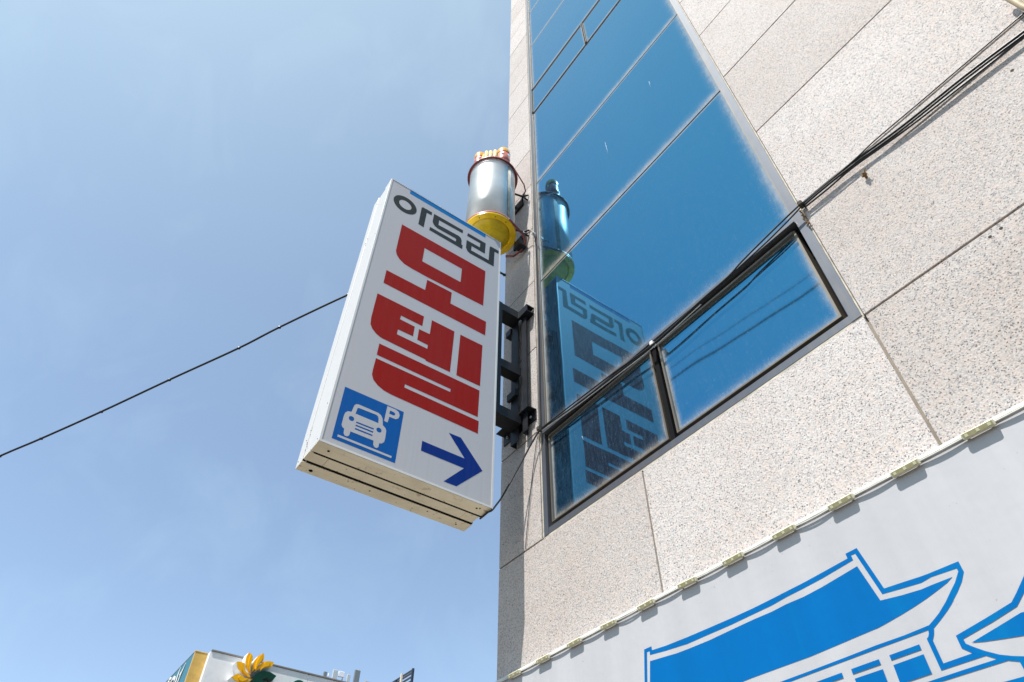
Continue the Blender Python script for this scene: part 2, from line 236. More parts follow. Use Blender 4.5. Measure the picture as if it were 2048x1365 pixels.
def granite():
    k = NT('granite')
    b = k.bsdf((.5, .47, .44), .7, 0, .2)
    v = k.coord()
    oi = k.n('ShaderNodeObjectInfo')
    sh = k.n('ShaderNodeVectorMath', operation='MULTIPLY_ADD')
    cmb = k.n('ShaderNodeCombineXYZ')
    for i in range(3):
        k.l(oi.outputs['Random'], cmb.inputs[i])
    sh.inputs[1].default_value = (17.0, 3.0, 29.0)
    k.l(cmb.outputs[0], sh.inputs[0]); k.l(v, sh.inputs[2])
    vv = sh.outputs[0]
    wob = k.n('ShaderNodeTexNoise'); wob.inputs['Scale'].default_value = 190; wob.inputs['Detail'].default_value = 2
    k.l(vv, wob.inputs['Vector'])
    add = k.n('ShaderNodeVectorMath', operation='MULTIPLY_ADD')
    add.inputs[1].default_value = (.006, .006, .006)
    k.l(wob.outputs['Color'], add.inputs[0]); k.l(vv, add.inputs[2])
    def cells(scale):
        vo = k.n('ShaderNodeTexVoronoi'); vo.inputs['Scale'].default_value = scale
        k.l(add.outputs[0], vo.inputs['Vector'])
        sp = k.n('ShaderNodeSeparateColor'); k.l(vo.outputs['Color'], sp.inputs[0])
        return sp.outputs[0], sp.outputs[1], vo.outputs['Distance']
    r1, g1, d1 = cells(265.0)
    r2, g2, d2 = cells(200.0)
    big = k.noise(vv, 2.2, 4, .6)
    feld = k.ramp(r1, [(0.0, (.51, .475, .445)), (.35, (.60, .565, .54)), (.62, (.655, .635, .615)), (.80, (.61, .53, .485)), (1.0, (.56, .465, .415))])
    grey = k.ramp(g2, [(0.0, (.34, .335, .335)), (1.0, (.52, .51, .505))])
    blot = k.noise(vv, 26, 4, .6)
    feld = k.mix(k.ramp(blot, [(.42, (0, 0, 0)), (.68, (.55, .55, .55))]), feld, (.66, .555, .495))
    c1 = k.mix(k.ramp(r2, [(.73, (0, 0, 0)), (.77, (1, 1, 1))]), feld, grey)
    dark = k.ramp(r1, [(0.0, (.10, .10, .105)), (1.0, (.25, .24, .24))])
    g1b = k.math('MULTIPLY_ADD', k.noise(vv, 34, 3, .6), .16, k.math('SUBTRACT', g1, .08))
    c2 = k.mix(k.ramp(g1b, [(.925, (0, 0, 0)), (.945, (1, 1, 1))]), c1, dark)
    tone = k.ramp(big, [(.3, (.91, .875, .85)), (.7, (1.0, 1.0, 1.0))])
    c3 = k.mix(1.0, c2, tone, 'MULTIPLY')
    pan = k.ramp(oi.outputs['Random'], [(0, (.86, .845, .83)), (1, (1, 1, 1))])
    c4 = k.mix(1.0, c3, pan, 'MULTIPLY')
    # rain streaks, faint
    st = k.noise(k.coord((14, 14, .8)), 1.0, 5, .6)
    c5 = k.mix(k.ramp(st, [(.55, (0, 0, 0)), (.8, (.22, .22, .22))]), c4, (.36, .32, .27))
    k.l(c5, b.inputs['Base Color'])
    h1 = k.noise(add.outputs[0], 120, 4, .65)
    h = k.math('MULTIPLY_ADD', r1, .35, h1)
    k.l(k.bump(h, .75, .0038), b.inputs['Normal'])
    return k.m

def dusty_glass():
    k = NT('blue_coated_glass')
    v = k.coord()
    ly = k.n('ShaderNodeUVMap', uv_map='edge_low')
    hy = k.n('ShaderNodeUVMap', uv_map='edge_high')
    s1 = k.n('ShaderNodeSeparateXYZ'); k.l(ly.outputs[0], s1.inputs[0])
    s2 = k.n('ShaderNodeSeparateXYZ'); k.l(hy.outputs[0], s2.inputs[0])
    wob = k.noise(v, 9, 5, .65)
    fine = k.noise(v, 240, 3, .7)
    oi = k.n('ShaderNodeObjectInfo')
    sc = k.n('ShaderNodeSeparateColor'); k.l(oi.outputs['Color'], sc.inputs[0])
    def edge(d, width, power):
        d = k.math('DIVIDE', d, sc.outputs[0])
        q = k.math('MULTIPLY_ADD', wob, -width * .5, k.math('ADD', d, width * .25))
        q = k.math('DIVIDE', q, width)
        q = k.math('SUBTRACT', 1.0, q, clamp=True)
        return k.math('POWER', q, power)
    eb = edge(s1.outputs[1], .15, 2.4)
    et = edge(s2.outputs[1], .035, 2.4)
    el = edge(s1.outputs[0], .075, 2.2)
    er = edge(s2.outputs[0], .10, 2.6)
    e = k.math('MAXIMUM', k.math('MAXIMUM', eb, et), k.math('MAXIMUM', el, er))
    streak = k.noise(k.coord((95, 95, 16)), 1.0, 6, .68)
    speck = k.ramp(k.noise(k.coord((1, 1, .55)), 125, 5, .8), [(.56, (0, 0, 0)), (.70, (1, 1, 1))])
    film = k.math('MULTIPLY_ADD', k.ramp(streak, [(.44, (0, 0, 0)), (.66, (1, 1, 1))]), .12, k.math('MULTIPLY', fine, .02))
    film = k.math('ADD', k.math('ADD', film, .055), k.math('MULTIPLY', speck, .20))
    grit = k.math('MULTIPLY_ADD', fine, .9, .55)
    dust = k.math('MULTIPLY_ADD', k.math('MULTIPLY', e, grit), .40, film, clamp=True)
    # dirt: thicker towards the edges of every pane
    met = k.n('ShaderNodeBsdfPrincipled')
    met.inputs['Base Color'].default_value = (.05, .25, .445, 1)
    met.inputs['Metallic'].default_value = 1.0
    met.inputs['Roughness'].default_value = .03
    met.inputs['Specular Tint'].default_value = (.80, .93, 1, 1)
    wave = k.noise(k.coord((1, 1, 1)), 2.3, 1, .4)
    k.l(k.bump(wave, .10, .012), met.inputs['Normal'])
    dif = k.n('ShaderNodeBsdfDiffuse')
    k.l(k.mix(k.math('MULTIPLY_ADD', e, 1.6, k.math('MULTIPLY', speck, .45), clamp=True), (.065, .165, .28), (.50, .47, .42)), dif.inputs['Color'])
    mx = k.n('ShaderNodeMixShader')
    k.l(dust, mx.inputs[0]); k.l(met.outputs[0], mx.inputs[1]); k.l(dif.outputs[0], mx.inputs[2])
    k.l(mx.outputs[0], k.out.inputs['Surface'])
    return k.m

def painted_sheet(name, color, dirt=(.30, .25, .17), amount=.35, rough=.38, spots=True):
    k = NT(name)
    b = k.bsdf(color, rough, 0, .3)
    v = k.coord()
    n = k.noise(v, 6, 6, .65)
    c = k.mix(k.ramp(n, [(.45, (0, 0, 0)), (.85, (amount,) * 3)]), color, dirt)
    if spots:
        s = k.noise(v, 62, 2, .5)
        c = k.mix(k.ramp(s, [(.70, (0, 0, 0)), (.76, (.75, .75, .75))]), c, (.06, .045, .03))
        rs = k.noise(k.coord((1, 1, 1), (4.2, 1.1, 0)), 13, 4, .6, .4)
        c = k.mix(k.ramp(rs, [(.62, (0, 0, 0)), (.74, (.8, .8, .8))]), c, (.20, .105, .045))
        g = k.noise(k.coord((40, 2.5, 40)), 1.0, 4, .6)
        c = k.mix(k.ramp(g, [(.55, (0, 0, 0)), (.8, (.25, .25, .25))]), c, dirt)
    k.l(c, b.inputs['Base Color'])
    k.l(k.bump(n, .05, .003), b.inputs['Normal'])
    return k.m

def sign_face():
    k = NT('sign_face_white')
    b = k.bsdf((.74, .73, .73), .55, 0, .10)
    st = k.noise(k.coord((60, 60, 1.3)), 1.0, 5, .65)
    hz = k.noise(k.coord((3, 3, 3)), 1.0, 3)
    low = k.n('ShaderNodeSeparateXYZ'); tc = k.n('ShaderNodeTexCoord'); k.l(tc.outputs['Object'], low.inputs[0])
    msk = k.n('ShaderNodeMapRange'); msk.inputs[1].default_value = 4.15; msk.inputs[2].default_value = 3.6
    msk.inputs[3].default_value = .15; msk.inputs[4].default_value = .8
    k.l(low.outputs[2], msk.inputs[0])
    f = k.math('MULTIPLY', k.math('MULTIPLY_ADD', st, 2.4, -1.15, clamp=True), msk.outputs[0], clamp=True)
    c = k.mix(k.math('MULTIPLY', f, .5), (.445, .43, .44), (.32, .31, .30))
    c = k.mix(k.math('MULTIPLY', hz, .12), c, (.40, .40, .43))
    k.l(c, b.inputs['Base Color'])
    return k.m

def banner_cloth(name, color, ghost=0.0, other=(.1, .4, .5)):
    k = NT(name)
    b = k.bsdf(color, .65, 0, .03 if ghost else .12)
    v = k.coord()
    n = k.noise(k.coord((8, 8, .9)), 1.0, 5, .62)
    m = k.noise(v, 3.0, 4, .6)
    s = k.noise(v, 75, 2, .5)
    lo = tuple(c * .90 for c in color)
    c = k.mix(k.ramp(n, [(.35, (0, 0, 0)), (.75, (1, 1, 1))]), lo, color)
    if ghost:
        c = k.mix(k.ramp(k.noise(k.coord((9, 9, .35), (.3, 0, .2)), 1.0, 4, .5), [(.56, (0, 0, 0)), (.72, (ghost,) * 3)]), c, other)
        c = k.mix(k.math('MULTIPLY', k.noise(v, 420, 2), .16), c, tuple(x * .7 for x in color))
    else:
        c = k.mix(k.ramp(s, [(.745, (0, 0, 0)), (.78, (.5, .5, .5))]), c, (.22, .22, .22))
    k.l(c, b.inputs['Base Color'])
    k.l(k.bump(k.math('MULTIPLY_ADD', m, 1.0, k.math('MULTIPLY', n, .25)), .10, .04), b.inputs['Normal'])
    return k.m

def brushed_steel():
    k = NT('brushed_stainless')
    b = k.bsdf((.52, .51, .49), .5, 1.0)
    b.inputs['Anisotropic'].default_value = .8
    b.inputs['Anisotropic Rotation'].default_value = 0.25
    tg = k.n('ShaderNodeTangent', direction_type='RADIAL', axis='Z')
    k.l(tg.outputs[0], b.inputs['Tangent'])
    s = k.noise(k.coord((60, 60, 2.0)), 1.0, 4)
    g = k.noise(k.coord((4, 4, 4)), 1.0, 5)
    k.l(k.ramp(g, [(.3, (.72, .71, .68)), (.7, (.86, .85, .82))]), b.inputs['Base Color'])
    k.l(k.math('MULTIPLY_ADD', s, .12, .52), b.inputs['Roughness'])
    k.l(k.bump(g, .06, .01), b.inputs['Normal'])
    return k.m

def steel_black():
    k = NT('black_painted_steel')
    b = k.bsdf((.018, .021, .026), .5, 0, .25)
    v = k.coord()
    n = k.noise(v, 22, 6, .7)
    k.l(k.ramp(n, [(.30, (.006, .007, .010)), (.62, (.013, .015, .019)), (.80, (.035, .022, .014))]), b.inputs['Base Color'])
    k.l(k.bump(n, .1, .002), b.inputs['Normal'])
    return k.m

def weathered_frame(name, base, stain):
    k = NT(name)
    b = k.bsdf(base, .40, .55, .5)
    n = k.noise(k.coord((30, 30, 2.5)), 1.0, 6, .66)
    m = k.noise(k.coord((3, 3, 9)), 1.0, 4, .6)
    c = k.mix(k.ramp(n, [(.48, (0, 0, 0)), (.8, (.75, .75, .75))]), base, stain)
    c = k.mix(k.ramp(m, [(.45, (0, 0, 0)), (.8, (.5, .5, .5))]), c, tuple(x * .75 for x in base))
    k.l(c, b.inputs['Base Color'])
    return k.m

def ground_mat(name, base, scale):
    k = NT(name)
    b = k.bsdf(base, .85, 0, .3)
    v = k.coord()
    n = k.noise(v, scale, 8, .7)
    k.l(k.ramp(n, [(.3, tuple(c * .75 for c in base)), (.7, tuple(c * 1.15 for c in base))]), b.inputs['Base Color'])
    k.l(k.bump(k.noise(v, scale * 40, 3), .3, .004), b.inputs['Normal'])
    return k.m

M_GRANITE = granite()
M_GLASS = dusty_glass()
M_SEAL = simple('joint_sealant', (.27, .225, .17), .8, var=.15, scale=14)
M_FRAME = weathered_frame('anodised_window_frame', (.13, .14, .16), (.20, .18, .155))
M_SASH = weathered_frame('bronze_window_sash', (.19, .162, .128), (.27, .235, .19))
M_CAULK = simple('cream_caulking', (.52, .47, .38), .75, var=.25, scale=18, bump=.3)
M_GASKET = simple('black_rubber_gasket', (.010, .010, .011), .8, 0, .05)  # rubber joints; also the black that paints shade into gaps
M_WHITE = painted_sheet('white_sign_sheet', (.60, .585, .56), amount=.05, spots=False)
M_UNDER = painted_sheet('soiled_sign_underside', (.92, .82, .63), amount=.35)
M_FACE = sign_face()
M_INK_GREY = ink('ink_dark_grey', (.030, .034, .034))
M_INK_RED = ink('ink_red', (.27, .008, .005))
M_INK_BLUE = ink('ink_blue', (.002, .085, .31))
M_INK_NAVY = ink('ink_navy', (.002, .024, .17))
M_INK_BAND = ink('ink_cyan_blue', (.002, .15, .40))
M_BANNER = banner_cloth('banner_white_cloth', (.455, .452, .462))
M_PRINT = banner_cloth('banner_blue_print', (.002, .128, .375), .5, (.002, .17, .38))
M_TRIM = simple('white_trim', (.66, .65, .62), .5, var=.1)
M_BLACK = steel_black()
M_CABLE = simple('black_cable_sheath', (.012, .012, .013), .42, var=.2)
M_CABLE_W = simple('white_wire_sheath', (.62, .60, .54), .5, var=.15)
M_STEEL = brushed_steel()
M_MAROON = simple('maroon_enamel', (.24, .048, .034), .35, var=.25, scale=20)
M_MAROON_L = simple('faded_maroon_enamel', (.42, .13, .11), .4, var=.2, scale=20)
M_YELLOW = simple('amber_yellow_enamel', (.86, .54, .002), .25, var=.14, scale=14)
M_DISH = simple('dull_yellow_enamel', (.62, .44, .004), .32, var=.3, scale=8)
M_AMBER = simple('amber_dome_plastic', (.80, .36, .004), .3, var=.15, scale=30)
M_IVORY = simple('ivory_plastic', (.66, .46, .13), .45, var=.12, scale=20)
M_LENS = simple('white_lens', (.75, .75, .78), .15, var=.05)
M_PINK = simple('faded_red_plastic', (.46, .11, .07), .4, var=.15, scale=25)
M_LEDBODY = simple('yellowed_clear_resin', (.43, .39, .21), .25, var=.15, scale=40)
M_LEDCHIP = simple('led_chip', (.74, .70, .46), .3, var=.05)
M_LEDRIM = simple('cream_led_housing', (.66, .61, .45), .4, var=.12, scale=40)
M_DIRT = simple('dark_grime', (.055, .042, .028), .9, var=.3, scale=60)
M_RUST = simple('foam_and_rust', (.26, .15, .06), .9, var=.4, scale=70, bump=.8)
M_ALU = simple('grey_aluminium', (.42, .43, .44), .35, .6, var=.1)
M_CAN_WHITE = simple('white_composite_panel', (.82, .82, .82), .3, var=.04)
M_CAN_GREEN = simple('teal_green_panel', (.012, .15, .19), .35, var=.08)
M_CAN_YELLOW = simple('yellow_panel', (.66, .42, .11), .4, var=.12)
M_PETAL = simple('yellow_acrylic', (.88, .46, .006), .25, var=.05)
M_GREEN = simple('dark_green_acrylic', (.003, .085, .05), .15, var=.05)
M_CAP = simple('grey_coping', (.22, .21, .20), .6, var=.1)
M_ANT = simple('pale_grey_radome', (.46, .49, .50), .5, var=.06)
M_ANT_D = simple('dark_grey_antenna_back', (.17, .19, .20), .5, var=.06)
M_NAVY = simple('dark_navy_steel', (.012, .018, .032), .45, var=.1)
M_RENDERW = simple('cream_render', (.50, .46, .38), .8, var=.1, scale=1.5)
M_ASPHALT = ground_mat('asphalt', (.05, .048, .045), 3)
M_PAVING = ground_mat('concrete_paving', (.165, .148, .118), 2)
M_PLAIN = ground_mat('town_ground', (.11, .10, .082), .3)
M_LINE = simple('road_paint', (.70, .70, .68), .7, var=.15)
M_HOSE = simple('tan_conduit', (.42, .33, .20), .6, var=.2, scale=30)
M_SHOP = simple('shop_glass', (.02, .03, .035), .06, 0, .6)

# ------------------------------------------------------------------ builders
def link(name, me, mat=None, parent=None):
    o = bpy.data.objects.new(name, me)
    COL.objects.link(o)
    if mat is not None and me is not None:
        me.materials.append(mat)
    if parent is not None:
        o.parent = parent
        o.matrix_parent_inverse = Matrix.Translation(parent.location).inverted()
    return o

def tag(o, label, cat, group=None, kind=None):
    if label: o['label'] = label
    if cat: o['category'] = cat
    if group: o['group'] = group
    if kind: o['kind'] = kind
    return o

def thing(name, loc, label, cat, group=None):
    o = bpy.data.objects.new(name, None)
    o.empty_display_size = .2
    COL.objects.link(o)
    o.location = loc
    return tag(o, label, cat, group)

class B:
    """collects geometry of one part in world metres"""
    def __init__(self):
        self.bm = bmesh.new()
    def box(self, x0, x1, y0, y1, z0, z1, bevel=0.0):
        vs = [self.bm.verts.new((x, y, z)) for x in (x0, x1) for y in (y0, y1) for z in (z0, z1)]
        idx = ((0, 1, 3, 2), (4, 6, 7, 5), (0, 4, 5, 1), (2, 3, 7, 6), (0, 2, 6, 4), (1, 5, 7, 3))
        fs = [self.bm.faces.new([vs[i] for i in f]) for f in idx]
        if bevel:
            es = list({e for f in fs for e in f.edges})
            bmesh.ops.bevel(self.bm, geom=es, offset=bevel, segments=1, profile=.5, affect='EDGES')
        return self
    def tube(self, pts, r, seg=8, closed=False, caps=True):
        pts = [Vector(p) for p in pts]
        rings = []
        up = None
        n = len(pts)
        for i, p in enumerate(pts):
            a = pts[i - 1] if (i > 0 or closed) else p
            b = pts[(i + 1) % n] if (i < n - 1 or closed) else p
            d = (b - a).normalized()
            if up is None:
                up = d.cross(Vector((0, 0, 1)))
                if up.length < 1e-4: up = d.cross(Vector((1, 0, 0)))
                up.normalize()
            up = (up - d * up.dot(d)).normalized()
            w = d.cross(up)
            rr = r[i] if isinstance(r, (list, tuple)) else r
            rings.append([self.bm.verts.new(p + (up * math.cos(t) + w * math.sin(t)) * rr) for t in [2 * math.pi * j / seg for j in range(seg)]])
        m = n if closed else n - 1
        for i in range(m):
            A_, B_ = rings[i], rings[(i + 1) % n]
            for j in range(seg):
                f = self.bm.faces.new((A_[j], A_[(j + 1) % seg], B_[(j + 1) % seg], B_[j]))
                f.smooth = True
        if caps and not closed:
            self.bm.faces.new(rings[0][::-1]); self.bm.faces.new(rings[-1])
        return self
    def lathe(self, cx, cy, prof, seg=48, a0=0.0, a1=2 * math.pi, smooth=True):
        full = abs(a1 - a0 - 2 * math.pi) < 1e-6
        cols = []
        N_ = seg if full else seg + 1
        for j in range(N_):
            t = a0 + (a1 - a0) * j / seg
            cols.append([self.bm.verts.new((cx + r * math.cos(t), cy + r * math.sin(t), z)) for r, z in prof])
        for j in range(seg):
            a, b = cols[j], cols[(j + 1) % N_]
            for i in range(len(prof) - 1):
                try:
                    f = self.bm.faces.new((a[i], b[i], b[i + 1], a[i + 1]))
                    f.smooth = smooth
                except ValueError:
                    pass
        bmesh.ops.remove_doubles(self.bm, verts=self.bm.verts, dist=1e-5)
        return self
    def prism(self, poly, axis, d0, d1, holes=(), bevel=0.0):
        """poly in the two other axes, extruded along axis from d0 (back) to d1 (front)"""
        def P(q, d):
            return (d, q[0], q[1]) if axis == 'x' else ((q[0], d, q[1]) if axis == 'y' else (q[0], q[1], d))
        loops = [poly] + list(holes)
        flat = [q for lp in loops for q in lp]
        tris = tessellate_polygon([[Vector((q[0], q[1], 0)) for q in lp] for lp in loops])
        fr = [self.bm.verts.new(P(q, d1)) for q in flat]
        for t in tris:
            try: self.bm.faces.new([fr[i] for i in t])
            except ValueError: pass
        if d0 != d1:
            bk = [self.bm.verts.new(P(q, d0)) for q in flat]
            for t in tris:
                try: self.bm.faces.new([bk[i] for i in reversed(t)])
                except ValueError: pass
            s = 0
            for lp in loops:
                m = len(lp)
                for i in range(m):
                    a, b = s + i, s + (i + 1) % m
                    self.bm.faces.new((fr[a], fr[b], bk[b], bk[a]))
                s += m
        return self
    def done(self, name, mat, parent=None, recalc=True, face_dir=None):
        if recalc:
            bmesh.ops.recalc_face_normals(self.bm, faces=self.bm.faces)
        if face_dir is not None:
            d = Vector(face_dir)
            for f in self.bm.faces:
                f.normal_update()
                if f.normal.dot(d) < 0: f.normal_flip()
        me = bpy.data.meshes.new(name)
        self.bm.to_mesh(me)
        self.bm.free()
        return link(name, me, mat, parent)

def sink(o):
    """move a top-level mesh's origin to its base"""
    me = o.data
    xs = [v.co for v in me.vertices]
    c = Vector(((min(v.x for v in xs) + max(v.x for v in xs)) / 2, (min(v.y for v in xs) + max(v.y for v in xs)) / 2, min(v.z for v in xs)))
    me.transform(Matrix.Translation(-c))
    o.location = c
    return o

# ------------------------------------------------------------------ ground
g = B(); g.box(-1500, 1500, -1500, 1500, -.3, -.012); tag(g.done('ground', M_PLAIN), None, None, kind='structure')
g = B(); g.box(-60, 60, -3.4, 4.0, -.2, 0.12, .02); tag(g.done('pavement', M_PAVING), None, None, kind='structure')
g = B(); g.box(-60, 60, -10.4, -3.42, -.2, 0.0); tag(g.done('road', M_ASPHALT), None, None, kind='structure')
g = B()
for i in range(-12, 13):
    g.box(i * 5 - 1.2, i * 5 + 1.2, -6.98, -6.86, .0, .004)
tag(g.done('road_marking', M_LINE), None, None, kind='structure')
g = B(); g.box(-60, 60, -16, -10.42, -.2, .12, .02); tag(g.done('far_pavement', M_PAVING), None, None, kind='structure')

# ------------------------------------------------------------------ the granite building
EDGE_X = -2.952
WIN_L, WIN_R, WIN_B = -2.54, -.548, 3.464
BX1, BY1, BZ1 = 7.9, 9.0, 19.2
bld = thing('granite_building', (2.5, 4.5, 0.12), 'tall pale speckled granite building with a blue glass window strip at its corner', 'building')
JZ = [3.464, 4.222, 4.988, 5.758, 6.512, 7.277, 7.985, 8.695, 9.412, 10.12, 10.79, 11.58, 12.30, 13.02, 13.74, 14.46, 15.18, 15.9, 16.62, 17.34, 18.06, 18.78, 19.2]
J = .0045
b = B(); b.box(EDGE_X + .006, WIN_L - .004, .010, BY1, .12, BZ1); b.box(WIN_R + .004, BX1, .010, BY1, .12, BZ1)
b.box(WIN_L - .004, WIN_R + .004, .010, BY1, .12, WIN_B - .03); b.box(WIN_L - .004, WIN_R + .004, .16, BY1, WIN_B - .03, BZ1)
b.done('backing_wall', M_SEAL, bld)
def panel(x0, x1, z0, z1, jl=J, jr=J):
    pb = B(); pb.box(x0 + jl, x1 - jr, random.uniform(-.0008, .0006), .03, z0 + J, z1 - J, .0018)
    return pb.done('stone_panel', M_GRANITE, bld)
XC = [EDGE_X, -1.752, -.548, .655, 1.86, 3.06, 4.26, 5.46, 6.66, BX1]
for i in range(len(XC) - 1):                                   # courses under the window
    for z0, z1 in ((2.706, 3.464), (1.95, 2.706), (1.19, 1.95), (.43, 1.19)):
        panel(XC[i], XC[i + 1], z0, z1, 0 if i == 0 else J + .001)
for z0, z1 in zip(JZ, JZ[1:]):
    panel(EDGE_X, WIN_L, z0, z1, 0, .003)                     # narrow pier left of the window
    for i in range(2, len(XC) - 1):
        panel(XC[i], XC[i + 1], z0, z1, .003 if i == 2 else J)
# return of the pier round the corner
for z0, z1 in zip([.43, 1.19, 1.95, 2.706] + JZ[:-1], [1.19, 1.95, 2.706] + JZ):
    for k in range(3):
        pb = B(); pb.box(EDGE_X - .0005, EDGE_X + .028, .032 + k * 3 + J, .032 + k * 3 + 2.98, z0 + J, z1 - J, .0018)
        pb.done('stone_panel', M_GRANITE, bld)
b = B(); b.box(EDGE_X - .03, BX1 + .03, -.03, BY1 + .03, BZ1 + .003, BZ1 + .35, .01); b.done('parapet', M_CAP, bld)
b = B(); b.box(EDGE_X, BX1, .002, .06, .12, .425); b.done('plinth', M_CAP, bld)

# window strip -------------------------------------------------------
FY = .004
wb = B()
wb.box(-2.524, -2.486, FY, .12, WIN_B + .012, BZ1 - .02)        # left jamb
wb.box(-.598, -.556, FY, .12, WIN_B + .012, BZ1 - .02)          # right jamb
wb.box(-2.486, -.598, FY + .002, .12, WIN_B + .012, 3.512)      # sill
win = wb.done('window_strip', M_FRAME, bld)
win['label'] = 'tall strip of blue coated glass in a grey metal frame'
cb = B(); cb.box(-2.537, -2.525, .006, .1, WIN_B + .01, BZ1 - .03); cb.box(-.5555, -.5495, .007, .1, WIN_B + .01, BZ1 - .03); cb.box(-2.53, -.55, .0075, .1, WIN_B + .001, WIN_B + .0115)
cb.done('caulking', M_CAULK, win)
bk = B(); bk.box(-2.484, -.600, .075, .15, 3.514, BZ1 - .02); bk.done('dark_backing', M_GASKET, win)
GL, GR = -2.472, -.606
GY = .018
def pane(x0, x1, z0, z1, y=GY, tilt=0.0, grime=1.0):
    me = bpy.data.meshes.new('pane')
    vs = [(x0, y, z0), (x1, y, z0), (x1, y + tilt, z1), (x0, y + tilt, z1), (x0, y + .012, z0), (x1, y + .012, z0), (x1, y + tilt + .012, z1), (x0, y + tilt + .012, z1)]
    me.from_pydata(vs, [], [(0, 1, 2, 3), (5, 4, 7, 6), (4, 0, 3, 7), (1, 5, 6, 2), (3, 2, 6, 7), (4, 5, 1, 0)])
    for nm, fn in (('edge_low', lambda c: (c.x - x0, c.z - z0)), ('edge_high', lambda c: (x1 - c.x, z1 - c.z))):
        uv = me.uv_layers.new(name=nm)
        for lp in me.loops:
            uv.data[lp.index].uv = fn(me.vertices[lp.vertex_index].co)
    o = link('pane', me, M_GLASS, win)
    o.color = (grime, 0, 0, 1)
    return o
def sash(x0, x1, z0, z1):
    """opening light: bronze sash proud of a dark gap, pane inside"""
    s = B()
    w, y0, y1 = .010, .012, .06
    s.box(x0, x0 + w, y0, y1, z0, z1); s.box(x1 - w, x1, y0, y1, z0, z1)
    s.box(x0 + w, x1 - w, y0, y1, z0, z0 + w * .8); s.box(x0 + w, x1 - w, y0 - .004, y1, z1 - w * 1.2, z1)
    s.done('sash', M_SASH, win)
    pane(x0 + w, x1 - w, z0 + w * .8, z1 - w * 1.2, GY + .008, grime=.6)
def transom(z0, z1):
    t = B(); t.box(-2.486, -.598, -.012, .06, z0, z1); t.done('transom', M_FRAME, win)
def gasket_line(z):
    t = B(); t.box(-2.486, -.598, GY + .001, .06, z - .008, z + .008); t.done('glazing_joint', M_GASKET, win)
def side_strip(z0, z1):
    t = B(); t.box(-2.486, GL - .001, .012, .06, z0, z1); t.box(GR + .001, -.598, .012, .06, z0, z1); t.done('side_bead', M_SASH, win)
# bottom opening lights
transom(4.158, 4.175)
side_strip(4.176, 8.76)
sash(-2.462, -1.566, 3.538, 4.136); sash(-1.512, -.622, 3.538, 4.136)
t = B(); t.box(-1.553, -1.527, .010, .07, 3.512, 4.157); t.done('mullion', M_GASKET, win)
for a, c in ((4.179, 5.685), (5.703, 7.200), (7.218, 8.758)):
    pane(GL, GR, a, c)
gasket_line(5.694); gasket_line(7.209)
def vent_row(z0, z1):
    t = B(); t.box(-2.486, -.598, .0145, .06, z0 - .004, z0 + .034); t.done('gap_shade_bar', M_GASKET, win)  # solid black bars, flush with the panes, paint the shade of recessed gaps
    t = B(); t.box(-2.486, -.598, .0145, .06, z1 - .058, z1 + .02); t.done('gap_shade_bar', M_GASKET, win)
    pane(-2.470, -1.556, z0 + .036, z1 - .060, GY - .004, grime=.5); pane(-1.528, -.612, z0 + .036, z1 - .060, GY - .004, grime=.5)
    t = B(); t.box(-2.484, -2.471, -.002, .05, z0 + .034, z1 - .058); t.box(-1.555, -1.5485, .0, .05, z0 + .034, z1 - .058); t.box(-1.5355, -1.529, .0, .05, z0 + .034, z1 - .058); t.box(-.611, -.599, -.002, .05, z0 + .034, z1 - .058); t.done('sash', M_SASH, win)
    t = B(); t.box(-1.5483, -1.5357, .012, .06, z0 + .034, z1 - .058); t.done('mullion', M_GASKET, win)
vent_row(8.765, 9.445)
side_strip(9.47, 13.75)
for a, c in ((9.468, 10.881), (10.899, 12.311), (12.329, 13.75)):
    pane(GL, GR, a, c)
gasket_line(10.89); gasket_line(12.32)
vent_row(13.76, 14.44)
side_strip(14.47, 19.15)
for a, c in ((14.465, 16.0), (16.012, 17.55), (17.562, 19.15)):
    pane(GL, GR, a, c)
gasket_line(16.006); gasket_line(17.556)
# shopfront under the banner (below the picture)
b = B(); b.box(-2.6, 7.4, -.012, -.006, .45, 1.70); b.done('shop_window', M_SHOP, bld)

# scratches and bird marks on the glass
for (a, c) in (SCRATCH[0], SCRATCH[1], SCRATCH[4]):
    t = B(); t.tube([(a[0], GY - .0008, a[2]), (c[0], GY - .0008, c[2])], .0008, 4); t.done('scratch', M_TRIM, win)

# rust and old foam in the two frame corners
def crumbs(name, cx, cz, w, h, n, mat, label, yy=-.006):
    k = B()
    for _ in range(n):
        x = cx + random.uniform(-w, w); z = cz + random.uniform(-h, h); r = random.uniform(.002, .0055)
        mtx = Matrix.Translation((x, yy - random.uniform(0, .008), z)) @ Matrix.Diagonal((r, r * .8, r * random.uniform(.7, 1.6), 1)) @ Matrix.Rotation(random.random() * 3, 4, 'Y')
        bmesh.ops.create_icosphere(k.bm, subdivisions=1, radius=1.0, matrix=mtx)
    o = sink(k.done(name, mat)); tag(o, label, 'residue'); return o
crumbs('foam_residue', -2.528, 4.19, .006, .04, 34, M_CAULK, 'crumbling foam and grime at the lower left frame corner of the glass')
crumbs('rust_residue', -.551, 4.13, .005, .06, 30, M_RUST, 'orange rust beside the right jamb under the cable bundle')

